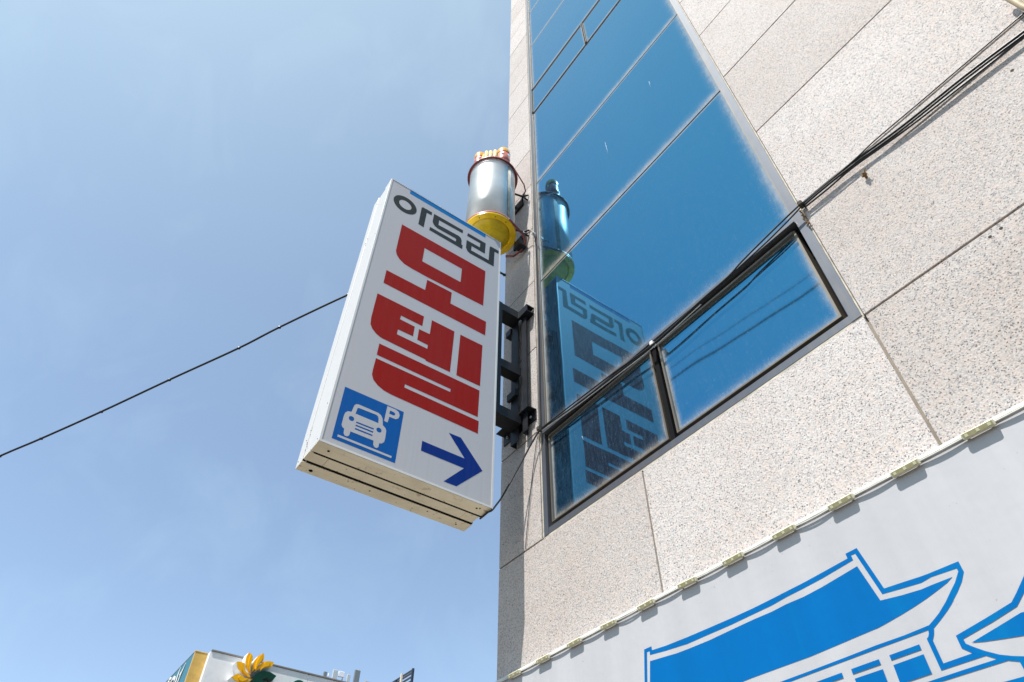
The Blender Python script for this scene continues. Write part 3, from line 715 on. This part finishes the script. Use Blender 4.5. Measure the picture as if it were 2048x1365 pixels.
# ------------------------------------------------------------------ banner
ban = thing('banner_sign', (2.0, -.03, 1.75), 'white fabric banner sign printed with blue tiled roof houses, across the wall', 'banner')
BT = 2.822
b = B(); b.box(EDGE_X + .002, 7.8, -.048, -.003, 1.74, BT - .014); b.done('cloth_face', M_BANNER, ban)
b = B(); b.box(EDGE_X + .002, 7.8, -.053, -.003, BT - .0135, BT + .001, .002); b.done('top_trim', M_TRIM, ban)
b = B(); b.box(EDGE_X + .002, 7.8, -.053, -.003, 1.715, 1.7395, .002); b.done('bottom_trim', M_TRIM, ban)
for i, poly in enumerate(BANNER_ART):
    b = B(); y = -.0486 - .00012 * i
    b.prism(poly, 'y', y, y); b.done('roof_print' if i in (0, 1, 4, 5) else 'house_print', M_PRINT, ban, recalc=False, face_dir=(0, -1, 0))

# ------------------------------------------------------------------ led modules along the banner's top edge
ORD = ['leftmost', 'second', 'third', 'fourth', 'fifth', 'sixth', 'seventh', 'eighth', 'ninth', 'tenth', 'eleventh', 'twelfth', 'thirteenth']
proto = None
LW, LH, LD = .0465, .0095, .020
led_parts = {}
def led(cx, cz, rot, label):
    root = thing('led_module', (cx, -.053, cz), label, 'light module', 'small light modules along the top of the banner')
    root.rotation_euler = (math.radians(20), rot, 0)
    if not led_parts:
        hb = B(); hb.box(-LW, LW, -.0185, -.005, -LH, LH, .002)
        led_parts['housing'] = (hb, M_LEDRIM)
        fb = B(); fb.box(-LW + .004, LW - .004, -.0195, -.0187, -LH + .003, LH - .003)
        led_parts['resin_face'] = (fb, M_LEDBODY)
        for i, xx in enumerate((-.033, 0, .033)):
            c = B(); c.box(xx - .0045, xx + .0045, -.0200, -.0196, -.0042, .0042)
            led_parts['chip%d' % i] = (c, M_LEDCHIP)
        s = B(); s.box(-.040, -.032, -.0048, .001, -.006, .004); s.box(.030, .038, -.0048, .001, -.006, .004)
        led_parts['standoff'] = (s, M_DIRT)
        for key, (bb, m) in list(led_parts.items()):
            nm = 'chip' if key.startswith('chip') else key
            bmesh.ops.recalc_face_normals(bb.bm, faces=bb.bm.faces)
            me = bpy.data.meshes.new(nm); bb.bm.to_mesh(me); bb.bm.free(); me.materials.append(m)
            led_parts[key] = (nm, me)
    for nm, me in led_parts.values():
        o = bpy.data.objects.new(nm, me); COL.objects.link(o); o.parent = root
    return root
LX = [-2.706 + .2284 * i for i in range(11)] + [-.194, .034]
for i, x in enumerate(LX):
    rel = ORD[i] + ' small cream light module on the top edge of the banner'
    if i > 0: rel = ORD[i] + ' small cream light module from the left on the top edge of the banner'
    led(x, 2.806 + random.uniform(-.0008, .0008), random.uniform(-.025, .025), rel)
# wires between the modules
def wire(pts, r, mat, name, label, cat='cable'):
    b = B(); b.tube(pts, r, 7); o = sink(b.done(name, mat)); return tag(o, label, cat)
up, lo = [], []
for i in range(len(LX) + 1):
    x = LX[0] - .2284 + .2284 * i
    s = random.uniform(.002, .007)
    for k in range(7):
        t = k / 6
        xx = x + .05 + t * (.2284 - .10)
        sag = 4 * t * (1 - t)
        if i < len(LX) + 1:
            up.append((xx, -.0570 - .001 * sag, 2.8095 - .0015 * sag))
            lo.append((xx, -.0580 - .002 * sag, 2.8045 - s * .6 * sag))
wire(up, .0024, M_CABLE_W, 'led_wire', 'upper thin white wire linking the light modules on the banner')
wire(lo, .0024, M_CABLE_W, 'led_wire', 'lower sagging white wire linking the light modules on the banner')

# ------------------------------------------------------------------ projecting sign box
SX0, SX1, SY0, SY1, SZ0, SZ1 = -2.915, -2.624, -1.303, -.274, 3.596, 6.151
sgn = thing('projecting_sign', (-2.77, -.79, SZ0), 'white projecting box sign with red and grey lettering, car symbol and blue arrow', 'sign')
XA_, XB_ = -2.833, -2.722                                   # seams between the two edge profiles and the centre strip
b = B(); b.box(SX0 + .004, SX1 - .006, SY0 + .012, SY1 - .004, SZ0 + .014, SZ1 - .006); b.done('core', M_WHITE, sgn)
for nm, x0, x1 in (('edge_profile', SX0, XA_), ('edge_profile', XB_, SX1 - .0035)):
    b = B(); b.box(x0, x1, SY0, SY0 + .02, SZ0 + .004, SZ1, .0015); b.done(nm, M_WHITE, sgn)
    b = B(); b.box(x0, x1, SY0 + .0005, SY1, SZ0, SZ0 + .02, .0015); b.done('under_profile', M_UNDER, sgn)
    b = B(); b.box(x0, x1, SY0 + .021, SY1 + .001, SZ1 - .02, SZ1 - .0005, .0015); b.done('top_profile', M_WHITE, sgn)
b = B(); b.box(XA_ + .0025, XB_ - .0025, SY0 + .003, SY0 + .02, SZ0 + .0165, SZ1 - .02, .001); b.done('edge_strip', M_WHITE, sgn)
b = B(); b.box(XA_ + .0003, XA_ + .0147, SY0 + .024, SY1 - .004, SZ0 + .004, SZ0 + .0163); b.box(XB_ - .0177, XB_ - .0003, SY0 + .024, SY1 - .004, SZ0 + .004, SZ0 + .0163); b.done('seam_shade_fill', M_GASKET, sgn)  # black filler boxes paint the shade inside the open seams
for y0, y1 in ((SY0 + .0005, SY0 + .105), (SY0 + .1065, SY1 - .095), (SY1 - .0935, SY1 - .01)):
    b = B(); b.box(XA_ + .015, XB_ - .018, y0, y1, SZ0 + .006, SZ0 + .0145, .001); b.done('under_strip', M_UNDER, sgn)
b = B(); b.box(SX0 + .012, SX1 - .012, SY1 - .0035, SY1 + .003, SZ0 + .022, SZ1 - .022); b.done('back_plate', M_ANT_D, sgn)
b = B(); b.box(SX1 - .0058, SX1, SY0 + .012, SY1 - .012, SZ0 + .013, SZ1 - .007); b.done('face_panel', M_FACE, sgn)
b = B(); b.box(SX0 - .001, SX0 + .0038, SY0 + .012, SY1 - .012, SZ0 + .013, SZ1 - .013); b.done('rear_face_panel', M_FACE, sgn)
b = B()
LP = SX1 + .0026
b.box(SX1 - .0034, LP, SY0, SY0 + .0115, SZ0 + .0125, SZ1); b.box(SX1 - .0034, LP, SY1 - .0115, SY1, SZ0 + .0125, SZ1)
b.box(SX1 - .0034, LP, SY0 + .0116, SY1 - .0116, SZ1 - .0065, SZ1); b.box(SX1 - .0034, LP, SY0, SY1, SZ0 + .0005, SZ0 + .0124)
b.done('face_lip', M_WHITE, sgn)
def decal(nm, shapes, mat, off, label=None):
    b = B()
    for outer, holes in shapes:
        b.prism(outer, 'x', SX1 + off, SX1 + off, holes)
    o = b.done(nm, mat, sgn, recalc=False, face_dir=(1, 0, 0))
    if label: o['label'] = label
    return o
for nm, shapes in SIGN_LETTERS: decal('letter', shapes, M_INK_GREY, .0006, 'dark grey letter')
for nm, shapes in SIGN_RED: decal('letter', shapes, M_INK_RED, .0006, 'big red letter')
decal('blue_band', [[SIGN_BAND, []]], M_INK_BAND, .0005)
decal('parking_square', [[SIGN_PARK, []]], M_INK_BLUE, .0005)
decal('car_symbol', SIGN_CAR, M_FACE, .0010)
decal('arrow', [[SIGN_ARROW, []]], M_INK_NAVY, .0006)
def rivet(x, y, z, ax, r=.0035):
    k = B()
    d = {'y': (0, -.0015, 0), 'z': (0, 0, -.0015)}[ax]
    k.tube([(x, y, z), (x + d[0], y + d[1], z + d[2])], r, 8); k.done('rivet', M_GASKET, sgn)
for zz in (3.66, 3.70, 3.74, 3.79, 5.50, 5.53, 5.57, 6.03, 6.07):
    rivet(XA_ + random.uniform(-.02, .012), SY0, zz, 'y', .003)
    rivet(XA_ + random.uniform(.004, .03), SY0, zz + .012, 'y', .0026)
for zz in (3.625, 3.86, 5.43, 6.11): rivet(SX1 - .03, SY0, zz, 'y', .0028)
rivet(SX0 + .02, SY0, 3.63, 'y', .003)
for xx, yy, r in ((SX0 + .035, SY0 + .07, .011), (SX1 - .05, SY0 + .075, .007), (SX0 + .04, SY1 - .08, .005), (SX1 - .045, SY1 - .075, .006), (SX1 - .035, SY1 - .06, .005), (SX0 + .05, SY0 + .40, .0045), (SX0 + .06, SY0 + .75, .004)):
    rivet(xx, yy, SZ0, 'z', r)

# ------------------------------------------------------------------ steel bracket between sign and wall
br = thing('sign_bracket', (-2.72, -.12, 4.25), 'black steel ladder bracket holding the projecting sign off the granite pier', 'bracket')
b = B(); b.box(-2.648, -2.640, -.045, -.004, 4.25, 5.46); b.box(-2.6395, -2.594, -.047, -.041, 4.25, 5.46); b.done('wall_post', M_BLACK, br)
b = B(); b.box(-2.775, -2.69, -.050, -.044, 4.22, 5.46); b.box(-2.775, -2.769, -.0435, -.004, 4.22, 5.46); b.done('wall_post', M_BLACK, br)
b = B(); b.box(-2.655, -2.649, -.272, -.224, 4.33, 5.43); b.box(-2.70, -2.6555, -.272, -.266, 4.33, 5.43); b.done('sign_post', M_BLACK, br)
b = B(); b.box(-2.90, -2.894, -.272, -.222, 4.33, 5.43); b.done('sign_post', M_BLACK, br)
def channel(z0, z1, ya=-.27, yb=-.048, x0=-2.72, x1=-2.657):
    c = B(); c.box(x1 - .006, x1, ya, yb, z0, z1); c.box(x0, x1 - .0065, ya, yb, z1 - .006, z1); c.box(x0, x1 - .0065, ya, yb, z0, z0 + .006)
    c.done('cross_channel', M_BLACK, br)
channel(5.36, 5.435, x0=-2.77); channel(4.765, 4.84, x0=-2.74); channel(4.332, 4.41, x0=-2.77)
c = B(); c.box(-2.70, -2.545, -.075, -.069, 5.35, 5.42); c.box(-2.70, -2.545, -.0685, -.003, 5.414, 5.42); c.box(-2.64, -2.545, -.0685, -.003, 5.35, 5.356); c.done('wall_angle', M_BLACK, br)
c = B(); c.box(-2.915, -2.553, -.010, -.003, 4.325, 4.41); c.box(-2.915, -2.553, -.072, -.0105, 4.402, 4.409); c.done('wall_angle', M_BLACK, br)
c = B(); c.box(-2.84, -2.776, -.06, -.003, 5.30, 5.36); c.done('wall_plate', M_BLACK, br)
c = B(); c.box(-2.79, -2.69, -.075, -.051, 4.60, 4.66); c.done('wall_plate', M_BLACK, br)
for xx in (-2.86, -2.78, -2.68, -2.60):
    k = B(); k.tube([(xx, -.0105, 4.366), (xx, -.022, 4.366)], .011, 6); k.done('bolt', M_ALU, br)

# ------------------------------------------------------------------ drum shaped lamp above the sign
LXC, LYC, LR = -2.7515, -.3097, .2289
ZB, ZT = 6.395, 7.36
lamp = thing('drum_lamp', (LXC, LYC, 6.3), 'stainless steel drum lamp with yellow dish base and little domed lights on top', 'lamp')
b = B(); b.lathe(LXC, LYC, [(.0, ZB + .004), (.219, ZB + .004), (.219, ZT), (0, ZT)], 72); b.done('drum', M_STEEL, lamp)
b = B(); b.lathe(LXC, LYC, [(.2195, ZB + .03), (.2235, ZB + .03), (.2235, ZT - .03), (.2195, ZT - .03)], 4, .15, .32); b.done('drum_seam', M_CAULK, lamp)
b = B(); b.lathe(LXC, LYC, [(.2195, ZB + .018), (.231, ZB + .018), (.231, ZB + .0005), (.2195, ZB + .0005)], 64); b.done('lower_ring', M_MAROON_L, lamp)
b = B(); b.lathe(LXC, LYC, [(.229, ZB), (.2295, ZB - .014), (.226, ZB - .018), (.183, ZB - .019), (.180, ZB - .016), (.178, ZB - .004), (.174, ZB + .0005)], 64, smooth=False); b.done('flange', M_YELLOW, lamp)
b = B(); b.lathe(LXC, LYC, [(.1735, ZB + .0004), (.168, ZB - .006), (.150, ZB - .011), (.10, ZB - .016), (.0, ZB - .018)], 64); b.done('dish_base', M_DISH, lamp)
for a in (-95, -20, -60, 200, 10, 250):
    t = math.radians(a); k = B()
    k.tube([(LXC + .2 * math.cos(t), LYC + .2 * math.sin(t), ZB - .0175), (LXC + .2 * math.cos(t), LYC + .2 * math.sin(t), ZB - .021)], .005, 8); k.done('rivet', M_GASKET, lamp)
b = B(); b.tube([(LXC + .238 * math.cos(t), LYC + .238 * math.sin(t), ZT - .012) for t in [2 * math.pi * i / 48 for i in range(48)]], .0085, 8, closed=True); b.done('upper_ring', M_MAROON, lamp)
b = B(); b.lathe(LXC, LYC, [(.2195, ZT + .004), (.236, ZT + .004), (.230, ZT + .030), (.165, ZT + .05), (0, ZT + .055)], 64); b.done('top_plate', M_MAROON_L, lamp)
def beacon(a, r, rad, h):
    t = math.radians(a); x, y = LXC + r * math.cos(t), LYC + r * math.sin(t); z = ZT + .045
    k = B(); k.lathe(x, y, [(0, z), (rad, z), (rad, z + h), (0, z + h)], 20)
    o = k.done('beacon', M_PINK, lamp)
    k = B(); k.lathe(x, y, [(rad * 1.05, z + h), (rad * 1.08, z + h + .03), (rad * 1.0, z + h + .075), (rad * .68, z + h + .11), (0, z + h + .128)], 20); k.done('dome', M_AMBER, o)
    k = B(); k.lathe(x, y, [(rad, z + .02), (rad * 1.14, z + .018), (rad * 1.14, z), (rad, z)], 20); k.done('collar', M_MAROON, o)
    for i in range(6):
        tt = math.pi * 2 * (i + .3) / 6; px, py = x + rad * 1.0 * math.cos(tt), y + rad * 1.0 * math.sin(tt)
        dx, dy = -math.sin(tt) * rad * .2, math.cos(tt) * rad * .2
        k = B()
        ex, ey = math.cos(tt) * .004, math.sin(tt) * .004
        v = [k.bm.verts.new(p) for p in ((px - dx + ex, py - dy + ey, z + h * .70), (px + dx + ex, py + dy + ey, z + h * .70), (px + dx + ex, py + dy + ey, z + h * .88), (px - dx + ex, py - dy + ey, z + h * .88))]
        k.bm.faces.new(v); k.done('lens', M_LENS, o, recalc=False, face_dir=(math.cos(tt), math.sin(tt), 0))
beacon(8, .150, .064, .21)
beacon(-95, .150, .056, .19)
beacon(150, .13, .060, .20)
b = B()
for i in range(5):
    t = math.radians(-78 + 17 * i); b.tube([(LXC + .15 * math.cos(t), LYC + .15 * math.sin(t), ZT + .04), (LXC + .15 * math.cos(t), LYC + .15 * math.sin(t), ZT + .27 + .02 * (i % 2))], .018, 10)
b.done('fluted_column', M_IVORY, lamp)
for z in (7.10, 6.50):
    b = B()
    b.box(-2.80, -2.66, -.022, -.003, z - .05, z + .05)
    b.tube([(-2.78, -.012, z + .03), (-2.72, -.09, z - .01)], .011, 6); b.tube([(-2.67, -.012, z + .03), (-2.60, -.06, z - .03), (-2.63, -.15, z - .02)], .010, 6)
    b.tube([(-2.60, -.06, z - .03), (-2.58, -.008, z + .02)], .009, 6); b.tube([(-2.60, -.06, z - .03), (-2.585, -.008, z - .07)], .009, 6)
    b.done('wall_arm', M_BLACK, lamp)
b = B(); b.tube([(LXC + .245 * math.cos(math.radians(a)), LYC + .245 * math.sin(math.radians(a)), ZT - .02) for a in (-10, 5, 18)] + [(-2.535, -.09, 7.17), (-2.552, -.06, 7.10), (-2.60, -.055, 7.09)], .007, 6); b.done('stay', M_MAROON, lamp)
b = B(); b.tube([(LXC + .235 * math.cos(math.radians(a)), LYC + .235 * math.sin(math.radians(a)), ZB - .005) for a in (10, 25)] + [(-2.56, -.09, 6.36), (-2.58, -.05, 6.30), (-2.66, -.04, 6.27), (-2.74, -.06, 6.27), (-2.80, -.10, 6.30)], .011, 6); b.done('stay', M_MAROON, lamp)
b = B(); b.box(-2.68, -2.60, -.10, -.02, 6.27, 6.35, .006); b.done('junction_box', M_BLACK, lamp)

# ------------------------------------------------------------------ cables on the facade
def smooth(pts, n=6):
    P = [Vector(p) for p in pts]
    out = []
    for i in range(len(P) - 1):
        p0 = P[max(i - 1, 0)]; p1 = P[i]; p2 = P[i + 1]; p3 = P[min(i + 2, len(P) - 1)]
        for k in range(n):
            t = k / n
            out.append(.5 * ((2 * p1) + (p2 - p0) * t + (2 * p0 - 5 * p1 + 4 * p2 - p3) * t * t + (3 * p1 - p0 - 3 * p2 + p3) * t ** 3))
    out.append(P[-1])
    return out
def shift(pts, dy, dz):
    return [(p[0], p[1] + dy, p[2] + dz) for p in pts]
wire(smooth(BUND), .0055, M_CABLE, 'wall_cable', 'upper thick black cable of the bundle slung across the granite wall')
wire(smooth(shift(BUND, .004, -.012)), .005, M_CABLE, 'wall_cable', 'middle black cable of the bundle slung across the granite wall')
wire(smooth([(p[0], p[1] + .008, p[2] - .023 + .005 * math.sin(i * 2.1)) for i, p in enumerate(BUND)]), .0045, M_CABLE, 'wall_cable', 'lowest wavy black cable of the bundle slung across the granite wall')
wire(smooth(THIN), .0032, M_CABLE, 'thin_wall_cable', 'single thin black cable spanning above the bundle on the granite wall')
wire(smooth(CROSS), .0042, M_CABLE, 'window_cable', 'upper black cable crossing the glass down to the transom')
wire(smooth(CROSS2), .0038, M_CABLE, 'window_cable', 'lower black cable crossing the glass down to the transom')
wire(smooth(shift(CROSS2[5:], .004, -.010)), .0028, M_CABLE_W, 'white_window_cable', 'pale thin cable lying along the window transom')
wire(smooth(DOWN), .0045, M_CABLE, 'jamb_cable', 'black cable running down the left window jamb')
wire(smooth(LOOP), .004, M_CABLE, 'lamp_cable', 'short black cable looping from the drum lamp to the window jamb')
wire(smooth(HANG), .0022, M_CABLE, 'dangling_wire', 'thin dark wire dangling down the pier below the window corner')
wire(smooth(SIGNCAB), .0055, M_CABLE, 'sign_cable', 'black cable drooping from the window corner to the underside of the sign')
for p, lab in zip(CLIPS, ('cable clip at the right jamb where the bundle bends', 'cable clip on the mullion between the two lower windows', 'cable clip at the lower left window corner', 'cable clip high on the left jamb beside the drum lamp')):
    k = B(); k.box(p[0] - .012, p[0] + .010, p[1] - .022, p[1] + .012, p[2] - .016, p[2] + .014, .004)
    tag(sink(k.done('cable_clip', M_TRIM if 'mullion' in lab or 'lamp' in lab else M_DIRT)), lab, 'clip', 'clips holding the cables')
wire(smooth(HOSE), .013, M_HOSE, 'tan_conduit', 'short tan flexible conduit at the top right of the granite wall')
# overhead cable: ends on the corner of the pier behind the sign
OVER = OVER[:-2] + [[-3.02, -.36, 6.33], [-2.95, -.012, 6.26]]
ext = Vector(OVER[0]) - Vector(OVER[1])
OVER = [list(Vector(OVER[0]) + ext * 24 + Vector((0, 0, .9))), list(Vector(OVER[0]) + ext * 8 + Vector((0, 0, .08))), list(Vector(OVER[0]) + ext * 2.5)] + OVER
ov = smooth(OVER)
b = B(); b.tube(ov, .0095, 8)
for p in OVER[2:]:
    mt = Matrix.Translation(Vector(p) - Vector((0, 0, .002))) @ Matrix.Diagonal((.017, .017, .013, 1))
    bmesh.ops.create_icosphere(b.bm, subdivisions=1, radius=1.0, matrix=mt)
tag(sink(b.done('overhead_cable', M_CABLE)), 'black overhead cable crossing the sky to the back of the sign', 'cable')
ends = OVER[0]
# street cables in front of the building (seen mirrored in the lower pane)
for (a, c), r, lab in zip(STREET, (.027, .010), ('thick black street cable mirrored in the lower right pane', 'thin black street cable mirrored in the lower right pane')):
    a, c = Vector(a), Vector(c)
    wire([a - (c - a) * .05, a, c, c + (c - a) * 4], r, M_CABLE, 'street_cable', lab)
# wall anchor and old holes
b = B(); nx, ny, nz = NUB
b.tube([(nx, .002, nz), (nx + .004, -.03, nz + .004)], .006, 8); b.box(nx - .010, nx + .012, -.020, -.012, nz - .004, nz + .006); b.tube([(nx - .004, -.016, nz), (nx + .020, -.030, nz + .014)], .003, 6)
tag(sink(b.done('wall_anchor', M_RUST)), 'small rusty anchor stub left in the granite below the cables', 'anchor')
for i, h in enumerate(HOLES):
    b = B(); b.tube([(h[0], -.0006, h[2]), (h[0], -.0014, h[2])], .006, 8); tag(sink(b.done('plugged_hole', M_DIRT)), ('small dark plugged hole in the granite right of the cable bundle', 'left one of two dark plugged holes in the granite at right', 'right one of two dark plugged holes in the granite at right')[(0, 2, 1)[i]], 'hole')

# ------------------------------------------------------------------ filling station canopy across the side street
can = thing('station_canopy', (-17.5, 5, .12), 'white, yellow and teal filling station canopy with a flower emblem and green letters', 'canopy')
CX = -14.78
for y0, y1 in ((.975, 3.085), (3.095, 5.6), (5.61, 8.1), (8.11, 10.6)):
    b = B(); b.box(CX - .05, CX, y0, y1, 5.75, 6.985, .004); b.done('fascia_panel', M_CAN_WHITE, can)
b = B(); b.box(CX - .08, CX + .02, .965, 10.61, 6.987, 7.02, .004); b.done('coping', M_CAP, can)
b = B(); b.box(-14.99, CX - .002, .955, .973, 5.75, 6.985); b.done('fascia_return', M_CAN_WHITE, can)
b = B(); b.box(-15.02, -14.97, .70, .953, 5.75, 6.975, .003); b.done('corner_panel', M_CAN_YELLOW, can)
b = B(); b.box(-15.03, -14.965, .695, .955, 6.977, 7.0, .003); b.done('corner_coping', M_CAN_YELLOW, can)
b = B(); b.box(-21, -15.022, .70, .75, 5.75, 6.975, .004); b.done('side_panel', M_CAN_GREEN, can)
b = B(); b.box(-21, -15.022, .695, .76, 6.977, 7.0, .003); b.done('side_coping', M_CAP, can)
b = B(); b.box(-20.9, -15.06, .98, 10.5, 5.8, 6.6); b.done('canopy_deck', M_CAN_WHITE, can)
for y in (2.5, 8.5):
    b = B(); b.tube([(-17.8, y, .1), (-17.8, y, 5.8)], .2, 16); b.done('column', M_CAN_WHITE, can)
for poly in PETALS:
    b = B(); b.prism(poly, 'x', CX + .005, -14.53); o = b.done('petal', M_CAN_WHITE, can)
    cy = sum(p[0] for p in poly) / len(poly); cz = sum(p[1] for p in poly) / len(poly)
    b = B(); inner = [[cy + (p[0] - cy) * .97, cz + (p[1] - cz) * .97] for p in poly]
    b.prism(inner, 'x', -14.53, -14.50); b.done('petal_face', M_PETAL, o)
    mid = [[cy + (p[0] - cy) * .45 + .012, cz + (p[1] - cz) * .80] for p in poly]
    b = B(); b.prism(mid, 'x', -14.4995, -14.47); b.done('petal_ridge', M_PETAL, o)
b = B(); b.prism(LETTER_S, 'x', CX + .005, -14.56); b.done('letter', M_GREEN, can)
ro = [[2.87 + .20 * math.cos(t), 6.52 + .255 * math.sin(t)] for t in [2 * math.pi * i / 36 for i in range(36)]]
ri = [[2.87 + .095 * math.cos(t), 6.52 + .15 * math.sin(t)] for t in [2 * math.pi * i / 36 for i in range(36)]]
b = B(); b.prism(ro, 'x', CX + .005, -14.60, [ri]); b.done('letter', M_GREEN, can)
for i, pts in enumerate(SCRIPT):
    if i in (1,): continue
    b = B()
    W_ = .045
    allp = [(pts, W_)] + ([(SCRIPT[1], W_ * .8)] if i == 0 else [])
    for pp, w in allp:
        q = smooth([(x, .69, z) for x, z in pp], 5)
        n = len(q)
        b.tube(q, [w * (.35 + .65 * min(1, 3 * k / n) * (1 if k < n * .8 else .8)) for k in range(n)], 8)
    for v in b.bm.verts: v.co.y = .689 + (v.co.y - .69) * .12
    b.done('letter', M_TRIM, can)['label'] = 'white handwritten letter'

# ------------------------------------------------------------------ buildings and gear further off
far = thing('flat_roofed_building', (-42, 14, 0), 'cream flat roofed building behind the filling station, mostly hidden', 'building')
b = B(); b.box(-46, -38.25, 8.8, 19, 0, 15.20); b.done('wall', M_RENDERW, far)
b = B(); b.box(-46.05, -38.2, 8.75, 19.05, 15.203, 15.33); b.done('roof_slab', M_CAP, far)
c0 = CORN[0]; c1 = CORN[1]
b = B(); b.box(-38.6, -38.0, c0[1], c1[1] + .1, 15.335, c0[2]); b.done('roof_hatch', M_CAN_YELLOW, far)
alabs = ['leftmost narrow grey antenna panel on the far roof', 'wide grey antenna panel left of the white box on the far roof', 'white box shaped antenna on a dark stem on the far roof', 'slim pale antenna panel right of the white box on the far roof', 'rightmost tall dark grey antenna panel on the far roof']
for i, ((a, c), lab) in enumerate(zip(ANT, alabs)):
    root = thing('roof_antenna', (a[0], (a[1] + c[1]) / 2, 15.33), lab, 'antenna', 'antennas on the far roof')
    y0, y1 = min(a[1], c[1]), max(a[1], c[1])
    zb = max(15.42, c[2]) if i == 2 else 15.45
    b = B(); b.box(-38.12, -38.0, y0, y1, zb, a[2], .02); b.done('radome', M_LENS if i == 2 else (M_ANT_D if i in (0, 4) else M_ANT), root)
    b = B(); b.tube([(-38.2, y1 - .04, 15.32), (-38.2, y1 - .04, a[2] + (.12 if i in (3, 4) else -.05))], .035, 8); b.tube([(-38.2, y1 - .04, zb + .15), (-38.1, y1 - .06, zb + .15)], .025, 6)
    b.done('mast', M_ANT_D, root)
b = B(); b.tube([(-38, ROD[0][1], 15.32), (-38, ROD[0][1], ROD[0][2])], .03, 8); b.box(-38.04, -37.96, ROD[0][1] - .05, ROD[0][1] + .05, 15.5, 15.58); tag(sink(b.done('roof_rod', M_ANT)), 'short thin rod standing between grey antenna panels on the far roof', 'rod')

lat = thing('roof_sign_frame', (-22.5, 9.05, 9.2), 'dark navy steel lattice frame on the roof beside the antennas', 'frame')
xt, zt = LATT['tr'][0], LATT['tr'][2]
for zz in (zt - .03, LATT['r2'][2], LATT['r3'][2], 9.99, 9.85, 9.7, 9.5):
    b = B(); b.box(xt - 3.4, xt - .05, 9.0, 9.05, zz - .022, zz + .022); b.done('rail', M_NAVY, lat)
b = B(); b.box(xt - .05, xt + .02, 9.0, 9.07, 9.2, zt + .02); b.done('post', M_NAVY, lat)
for dx in (1.25, 2.3):
    b = B(); b.box(xt - dx - .05, xt - dx, 9.052, 9.1, 9.2, zt); b.done('post', M_NAVY, lat)
px0, px1 = LATT['p0'], LATT['p1']
b = B(); b.box(px0[0] - .05, px0[0] + .04, 8.94, 8.995, 9.2, px0[2]); b.done('pale_post', M_RENDERW, lat)
lb = thing('low_roof_building', (-22, 13, 0), 'low cream building carrying the dark lattice frame, below the picture', 'building')
b = B(); b.box(-27, -21.1, 8.7, 18, 0, 9.197); b.done('wall', M_RENDERW, lb)
